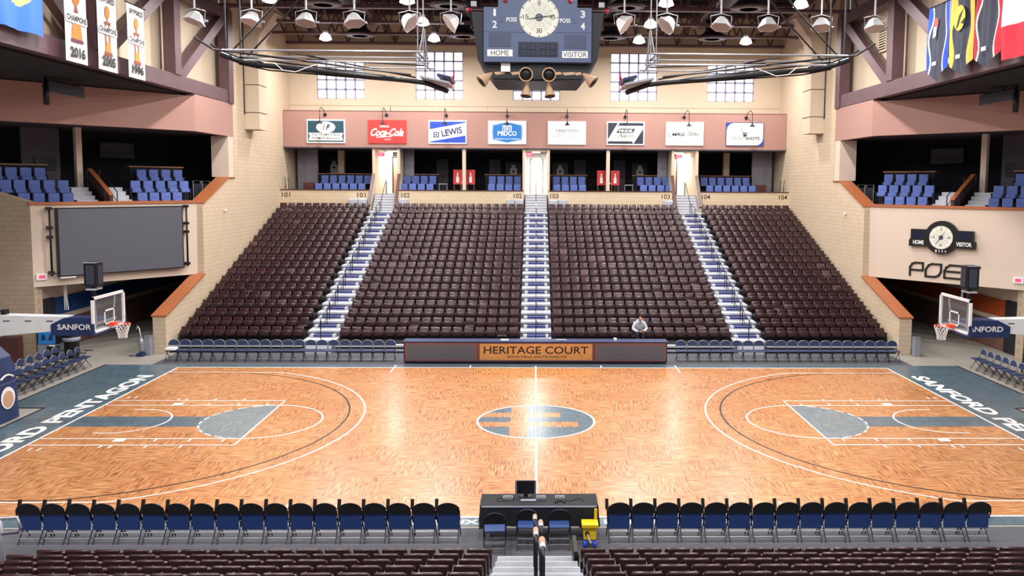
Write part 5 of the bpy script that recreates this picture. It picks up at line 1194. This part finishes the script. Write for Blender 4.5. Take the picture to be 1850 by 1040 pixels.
for y0, yr, kind in ((2.92, '2016', 0), (5.02, '2005', 1), (7.25, '1996', 1)):
    y1 = y0+1.38; z0, z1 = 11.42, 14.22
    t = cloth('championship_banner', -1, y0, y1, z0, z1, {'2016': 'leftmost white championship banner, wide trophy, dated 2016', '2005': 'middle white championship banner, tall trophy, dated 2005', '1996': 'rightmost white championship banner, tall trophy, dated 1996'}[yr], 'banner', lambda u, v: 0, ('#e9e8ee',), .008, nx=6, nz=6)
    yc = (y0+y1)/2; X = -15.655
    def bq(u, v): return (X, yc+u*.69, z0+(z1-z0)*v)
    def bpoly(pts, c, name='trophy', k=0):
        b = MB(); b.prism([(X+k*.004, bq(*p)[1], bq(*p)[2]) for p in pts], (.002, 0, 0)); b.build(name, mat('cloth'+c, c, .8, var=.05), t)
    def btxt(tx, v, w, h, bold=.02):
        b = MB(); b.text(tx, (X+.016, yc, z0+(z1-z0)*v), (0, 1, 0), (0, 0, 1), w, h, bold=bold, th=0); b.build('lettering', INK, t, nrm=False)
    btxt('SKYFORCE', .87, 1.1, .2, .05)
    if kind:
        bpoly([(.24*math.cos(a), .75+.085*math.sin(a)) for a in [i*PI/12 for i in range(24)]], '#c9722f', 'trophy_ball', 1)
        bpoly([(-.06, .62), (.06, .62), (.03, .68), (-.03, .68)], '#7a4a3a'); bpoly([(-.36, .6), (.36, .6), (.3, .63), (-.3, .63)], '#8a4a3a', 'trophy', 2)
        bpoly([(-.26, .3), (-.12, .3), (-.12, .6), (-.26, .6)], '#a86a50'); bpoly([(.12, .3), (.26, .3), (.26, .6), (.12, .6)], '#a86a50')
        bpoly([(-.3, .24), (.3, .24), (.22, .36), (-.22, .36)], '#d8853c', 'trophy', 1); bpoly([(-.42, .19), (.42, .19), (.38, .24), (-.38, .24)], '#8a4a3a', 'trophy', 2)
    else:
        bpoly([(.36*math.cos(a), .8+.12*math.sin(a)) for a in [i*PI/12 for i in range(24)]], '#c9722f', 'trophy_ball', 1)
        bpoly([(-.06, .68), (.06, .68), (.2, .6), (-.2, .6)], '#8a4a4a'); bpoly([(-.5, .28), (.5, .28), (.36, .46), (-.36, .46)], '#d8853c', 'trophy', 1); bpoly([(-.58, .24), (.58, .24), (.54, .28), (-.54, .28)], '#6a3a4a', 'trophy', 2)
    bpoly([(-.95, .465), (.95, .465), (.95, .56), (-.95, .56)], '#e9e8ee', 'name_strip', 3); btxt('CHAMPIONS', .483, 1.22, .21, .05); btxt(yr, .055, .95, .36, .05)
def team(c1, c2):
    def fn(u, v):
        e = .13+.05*math.sin(v*9); w = .04
        if abs(u-.5) > .5-e: return 1
        if abs(u-.5) > .5-e-w: return 2
        return 0
    return fn
def emb(t, y, z, pts, c, k=1, name='emblem'):
    b = MB(); b.prism([(15.58-.004*k, y-p[0], z+p[1]) for p in pts], (.003, 0, 0)); b.build(name, mat('cloth'+c, c, .8, var=.05), t)
circ = lambda a, b_, n=24, x=0, z=0: [(x+a*math.cos(2*PI*i/n), z+b_*math.sin(2*PI*i/n)) for i in range(n)]
for y0, c, lab, k in ((8.15, '#1f49c0', 'black pennant with blue and white edges, left of the team pennants', 0), (6.3, '#d8bc52', 'black pennant with yellow edges and a yellow emblem', 1), (4.5, '#b7243a', 'black pennant with dark red edges and a red letter', 2)):
    t = cloth('team_pennant', 1, y0, y0-1.62, 11.5, 14.45, lab, 'pennant', team(0, 0), ('#33374a', c, '#f0eee8' if k != 1 else '#d8bc52'), .05, tip=.5, nx=110, nz=70)
    yc = y0-.81
    emb(t, yc+.02, 12.2, [(-.16, -.07), (.16, -.07), (.16, .07), (-.16, .07)], '#e8e8ea', 1, 'label_patch')
    if k == 0:
        emb(t, yc-.05, 13.75, circ(.16, .2), '#c04a4a', 1); emb(t, yc+.05, 13.45, [(-.14, -.26), (.1, -.2), (.16, .15), (-.1, .18)], '#c5cfe8', 2)
    if k == 1:
        emb(t, yc, 13.6, circ(.42, .46), '#e6c24a', 1); emb(t, yc, 13.6, [(-.25, -.4), (-.02, .1), (.3, .3), (.1, -.02), (-.05, -.3)], '#23242e', 2); emb(t, yc, 13.6, [(.1, -.2), (.4, -.05), (.38, -.3)], '#23242e', 2)
    if k == 2:
        b = MB(); b.text('OU', (15.57, yc, 14.0), (0, -1, 0), (0, 0, 1), .6, .5, bold=.05, th=0); b.build('letter', mat('cloth#d04055', '#d04055', .8), t, nrm=False)
cloth('national_flag', 1, 2.7, -1.2, 11.62, 14.6, 'green, white and red flag with a brown ringed crest, upper right corner', 'flag',
      lambda u, v: 0 if v < .38 else (3 if math.hypot((u-.45)*1.2, (v-.62)*1.1) < .1 else 4 if .14 < math.hypot((u-.45)*1.2, (v-.62)*1.1) < .17 and u < .5 else 1) if v < .86 else 2, ('#c41a30', '#e6e6ea', '#1d6a45', '#9a7a62', '#6a705a'), .08)
# ---------------- things in the corners ----------------
t = thing('upright_vacuum', 'silver upright vacuum cleaner beside the left wall end', 'vacuum cleaner', (-16.85, 9.95, 0))
b = MB(); b.box(-16.98, -16.68, 9.7, 10.05, 0, .12, .03, 2); b.build('floor_head', NAVY, t)
b = MB(); b.lathe([(.09, 0), (.13, .1), (.12, .5), (.07, .62)], 12, (-16.83, 9.97, .12), (-.08, 0, 1)); b.build('bag', GREYM, t)
b = MB(); b.tube([(-16.86, 9.97, .7), (-16.93, 9.97, 1.15), (-17.0, 9.95, 1.27), (-17.02, 9.93, 1.15)], .022, 8); b.build('handle', WHITEM, t)
b = MB(); b.tube([(-16.95, 9.75, .03), (-17.2, 9.7, .01), (-17.35, 9.85, .01), (-17.2, 9.95, .01)], .012, 5); b.build('cord', NAVY, t)
for x, l in ((-16.62+.0, 'grey waste bin tucked against the left wall end'), (16.68, 'grey waste bin tucked against the right wall end')):
    t = thing('waste_bin', l, 'waste bin', (x, 10.15, 0)); b = MB(); b.prism([(x-.13, 10.0, 0), (x+.1, 10.0, 0), (x+.1, 10.3, 0), (x-.13, 10.3, 0)], (0, 0, .78)); b.build('body', GREYP, t)
    b = MB(); b.box(x-.15, x+.12, 9.98, 10.32, .78, .83, .01); b.build('rim', GREYM, t)
t = thing('drinks_cooler', 'blue lit drinks cooler in the left tunnel mouth', 'drinks cooler', (-20.4, 9.3, 0))
b = MB(); b.box(-20.8, -20.0, 9.2, 9.75, 0, .6, .01); b.build('base', GREYP, t)
b = MB(); b.box(-20.8, -20.0, 9.2, 9.75, .6, 1.35, .01); b.build('cabinet', BLACKM, t)
b = MB(); b.box(-20.75, -20.05, 9.19, 9.2, .62, 1.27); b.build('front_graphic', mat('cooler_blue', '#2b86e0', .3, var=.5, scale=5), t)
for x in (-20.55, -20.25): b = MB(); b.prism([(x-.09, 9.185, .78), (x+.08, 9.185, .78), (x+.1, 9.185, .98), (x-.02, 9.185, 1.04)], (0, .004, 0)); b.build('graphic_shape', NAVY, t)
t = thing('rubbish_bin', 'round black rubbish bin with pale liner beside the drinks cooler', 'rubbish bin', (-19.55, 9.5, 0))
b = MB(); b.lathe([(.27, 0), (.31, .85), (.33, .86), (.33, .92)], 18, (-19.55, 9.5, 0)); b.build('body', BLACKM, t)
b = MB(); b.lathe([(.335, .72), (.345, .8), (.335, .88)], 18, (-19.55, 9.5, 0)); b.build('liner', GREYP, t)
b = MB(); b.lathe([(.33, .92), (.3, 1.05), (.15, 1.14), (.02, 1.16)], 18, (-19.55, 9.5, 0)); b.build('dome_lid', BLACKM, t)
t = thing('brochure_stand', 'black stand with white papers in front of the drinks cooler', 'stand', (-19.98, 8.85, 0))
b = MB(); b.box(-20.15, -19.75, 8.7, 8.95, 0, .62, .01); b.build('body', BLACKM, t); b = MB(); b.box(-20.05, -19.85, 8.72, 8.8, .62, .66); b.build('papers', WHITEM, t)
for sx, side in ((1, 'left'), (-1, 'right')):
    b = MB(); b.box(-21.17, -21.04, 10.05, 11.05, 0, 2.35); d = struct(b, 'door_7' if sx == 1 else 'door_8', DARK, sx=sx)
    b = MB(); b.tube([(-21.02, 10.9, 1.05), (-20.98, 10.9, 1.2)], .02, 6); b.build('door_handle', GREYM, d, sx=sx)
# hanging nets in the tunnels
t = thing('hanging_net', 'bundled white practice net hanging under the left corner', 'net', (-20.55, 10.9, 1.8))
for k in range(3): b = MB(); b.tube([(-20.6+k*.07, 10.9, 5.7), (-20.55+k*.05, 10.9, 2.4), (-20.58+k*.08, 10.95, 1.8)], .02, 5); b.build('strand', NET, t)
t = thing('hanging_net', 'bundled dark and white net hanging under the right corner', 'net', (19.6, 11.0, 1.8))
for k in range(3): b = MB(); b.tube([(19.6+k*.07, 12.2, 5.75), (19.65+k*.04, 12.2, 2.8), (19.55+k*.08, 12.2, 2.2)], .035, 5); b.build('strand', NET if k == 1 else STEELB, t)
t = thing('poster_stand', 'yellow poster in a black frame behind the right baseline chairs', 'poster', (19.3, 5.3, 0))
b = MB(); b.obox((18.75, 5.75, .25), (1.1, -1.0, 0), (.03, .03, 0), (.12, .1, 1.15)); b.build('frame', BLACKM, t)
b = MB(); b.obox((18.8, 5.69, .31), (1.02, -.93, 0), (-.008, -.008, 0), (.11, .09, 1.03)); b.build('poster_face', mat('poster_yellow', '#ecd94e', .5, var=.25, scale=3), t)
b = MB(); b.obox((19.05, 5.42, .6), (.3, -.27, 0), (-.005, -.005, 0), (.05, .04, .4)); b.build('figure', mat('poster_grey', '#8a8a92', .6, var=.4, scale=9), t)
b = MB(); b.tube([(19.4, 5.3, .3), (19.6, 5.6, 0)], .02, 5); b.tube([(18.9, 5.8, .3), (19.1, 6.0, 0)], .02, 5); b.build('legs', STEELB, t)
# brown wall panels and cabinet at the far left edge
t = thing('wall_bench', 'dark wooden cabinet against the left end wall', 'cabinet', (-22, 8.8, 0))
b = MB(); b.obox((-23.4, 8.55, 0), (2.2, .34, 0), (.07, -.45, 0), (0, 0, 1.05)); b.build('body', MAHOG, t)
b = MB(); b.obox((-22.3, 8.28, 1.2), (.9, .14, 0), (.03, -.2, 0), (0, 0, .35)) if False else b.obox((-22.6, 8.65, 1.5), (.8, .125, 0), (.03, -.2, 0), (0, 0, .4)); tag(b.build('wall_box', WOODB), 'small brown box mounted on the left end wall', 'box')
# ---------------- seated person ----------------
HOOD = mat('hoodie', '#c9ccd4', .9, var=.06); SKIN = mat('skin', '#c08a6c', .6); HAIR = mat('hair', '#6b452c', .8); TROU = mat('trousers', '#1a1e30', .85)
px, py_, pz = 4.62, 11.2, .36
per = thing('person', 'person in a pale hoodie sitting bent forward in the lowest far row', 'person', (px, py_, pz))
def skin(name, nodes, edges, m, parent, sub=2):
    me = bpy.data.meshes.new(name); me.from_pydata([n[:3] for n in nodes], edges, []); me.materials.append(m)
    o = bpy.data.objects.new(name, me); COL.objects.link(o); o.parent = parent
    sk = o.modifiers.new('skin', 'SKIN'); sk.use_smooth_shade = True
    for i, n in enumerate(nodes):
        r = n[3]; me.skin_vertices[0].data[i].radius = r if isinstance(r, tuple) else (r, r)
        me.skin_vertices[0].data[i].use_root = (i == 0)
    s_ = o.modifiers.new('sub', 'SUBSURF'); s_.levels = sub; s_.render_levels = sub
    return o
# local frame: faces -y, seat height .45
N_ = [(0, .02, .52, (.17, .13)), (0, -.05, .68, (.17, .12)), (0, -.14, .84, (.19, .12)), (0, -.21, .95, (.13, .09)), (0, -.26, 1.01, .055), (0, -.31, 1.06, .06),
      (.1, -.08, .5, .095), (.13, -.5, .5, .07), (.12, -.5, .28, .055), (.12, -.47, .06, .045), (.12, -.6, .04, .04),
      (-.1, -.08, .5, .095), (-.13, -.5, .5, .07), (-.12, -.48, .28, .055), (-.12, -.45, .06, .045), (-.12, -.58, .04, .04),
      (.2, -.18, .9, .08), (.31, -.24, .66, .06), (.16, -.4, .6, .045), (.03, -.46, .62, .035),
      (-.2, -.18, .9, .08), (-.31, -.24, .66, .06), (-.14, -.42, .58, .045), (-.01, -.45, .57, .035)]
E_ = [(0, 1), (1, 2), (2, 3), (3, 4), (4, 5), (0, 6), (6, 7), (7, 8), (8, 9), (9, 10), (0, 11), (11, 12), (12, 13), (13, 14), (14, 15), (2, 16), (16, 17), (17, 18), (18, 19), (2, 20), (20, 21), (21, 22), (22, 23)]
skin('body', N_, E_, SKIN, per)
# clothing over the body
T_ = [(0, .02, .5, (.185, .145)), (0, -.05, .68, (.19, .14)), (0, -.14, .84, (.21, .14)), (0, -.2, .95, (.13, .1)), (0, -.23, .99, .085),
      (.2, -.18, .9, .095), (.31, -.24, .66, .075), (.18, -.39, .6, .058), (.1, -.43, .61, .05), (-.2, -.18, .9, .095), (-.31, -.24, .66, .075), (-.16, -.41, .585, .058), (-.08, -.44, .575, .05)]
skin('hoodie', T_, [(0, 1), (1, 2), (2, 3), (3, 4), (2, 5), (5, 6), (6, 7), (7, 8), (2, 9), (9, 10), (10, 11), (11, 12)], HOOD, per)
skin('trousers', [(0, .0, .5, (.18, .13)), (.1, -.08, .5, .108), (.13, -.5, .5, .084), (.12, -.5, .28, .07), (.12, -.47, .1, .06), (-.1, -.08, .5, .108), (-.13, -.5, .5, .084), (-.12, -.48, .28, .07), (-.12, -.45, .1, .06)], [(0, 1), (1, 2), (2, 3), (3, 4), (0, 5), (5, 6), (6, 7), (7, 8)], TROU, per)
def ellip(name, c, r, m, parent, cut=None):
    b = MB(); bmesh.ops.create_uvsphere(b.bm, u_segments=18, v_segments=12, radius=1)
    for v in b.bm.verts:
        v.co = Vector((v.co.x*r[0], v.co.y*r[1], v.co.z*r[2])); v.co.rotate(Matrix.Rotation(math.radians(38), 3, 'X'))
        v.co += Vector(c)
    for f_ in b.bm.faces: f_.smooth = True
    o = b.build(name, m, None); o.parent = parent; return o
hd = ellip('head', (0, -.35, 1.1), (.078, .1, .115), SKIN, per)
ellip('hair', (0, -.335, 1.125), (.086, .104, .108), HAIR, per)
ellip('nose', (0, -.43, 1.035), (.014, .02, .024), SKIN, hd)
for s in (-1, 1): ellip('ear', (s*.08, -.34, 1.09), (.012, .02, .03), SKIN, hd); ellip('eye', (s*.03, -.43, 1.07), (.011, .008, .008), INK, hd)
ellip('mouth', (0, -.42, 1.0), (.022, .008, .006), mat('lip', '#8a4a40', .6), hd)
# hood resting on the neck
b = MB(); b.tube([(.11*math.cos(a), -.2+.09*math.sin(a), 1.0+.05*math.sin(a)) for a in [i*PI/8 for i in range(16)]], .045, 8, closed=True); o = b.build('hood', HOOD, None); o.parent = per
# hands: five fingers each, clasped in the lap
for s, hx, hy, hz in ((1, .03, -.47, .615), (-1, -.01, -.475, .565)):
    nodes = [(hx+s*.03, hy+.01, hz, .028), (hx-s*.02, hy-.01, hz, .03)]; ed = [(0, 1)]
    for k in range(4):
        i = len(nodes); ln = (.05, .058, .055, .042)[k]; dz = .024-.016*k
        nodes += [(hx-s*.03, hy-.02, hz+dz, .009), (hx-s*(.03+ln), hy-.03, hz+dz*.9-.008, .0085), (hx-s*(.04+ln), hy-.012, hz+dz*.8-.03, .008)]; ed += [(1, i), (i, i+1), (i+1, i+2)]
    i = len(nodes); nodes += [(hx+s*.005, hy-.025, hz+.03, .011), (hx-s*.025, hy-.05, hz+.045, .0095)]; ed += [(0, i), (i, i+1)]
    skin('hand', nodes, ed, SKIN, per, 1)
for s in (-1, 1): b = MB(); b.box(s*.12-.05, s*.12+.05, -.72, -.42, 0, .09, .03, 2); o = b.build('shoe', WHITEM, None); o.parent = per
# small white items by the person
b = MB(); b.obox((4.05, 10.57, .37), (.25, 0, 0), (.05, .18, 0), (0, 0, .04)); tag(b.build('notebook', WHITEM), 'white open notebook on the stand ledge beside the person', 'notebook')
# ---------------- lights ----------------
def lamp(x, y, z, label, vis=True):
    t = thing('high_bay_light', label, 'light', (x, y, z), 'high bay lamps under the roof')
    b = MB(); b.lathe([(.1, .62), (.14, .5), (.16, .34)], 18, (x, y, z)); b.tube([(x, y, z+.6), (x, y, 18.31)], .02); b.build('ballast', ALU, t)
    b = MB(); b.lathe([(.16, .34), (.28, .24), (.36, .04), (.36, 0), (.33, 0), (.33, .05)], 18, (x, y, z)); b.build('refractor', REFRACT, t)
    b = MB(); b.lathe([(.3, .09), (.32, .02), (.2, -.06), (.02, -.1)], 18, (x, y, z)); b.build('lens', LAMPE, t)
    ld = bpy.data.lights.new('lamp_light', 'AREA'); ld.shape = 'DISK'; ld.size = .7; ld.energy = LAMP_W; ld.color = (1, .97, .94)
    lo = bpy.data.objects.new('lamp_light', ld); COL.objects.link(lo); lo.parent = t; lo.location = (0, 0, -.14)
NM = {14.6: 'third row from the back wall', 20: 'second row from the back wall', 25: 'row nearest the back wall'}
for y in (-18, -9, 0, 8):
    for x in (-12.5, -6.1, 0, 6.1, 12.5):
        if y == 0 and x == 0: continue
        lamp(x, y, 15.9, 'round high bay lamp above the %s part of the court' % ('near' if y < 0 else 'far'))
for y in (14.6, 20, 25):
    for x in (-12.5, -6.1, 6.1, 12.5):
        if y == 20 and abs(x) > 10: continue
        lamp(x, y, 15.85, 'glowing round high bay lamp, %s, %s on the %s' % (NM[y], 'outer one' if abs(x) > 10 else 'inner one', 'left' if x < 0 else 'right'))
print('objects', len(bpy.data.objects))
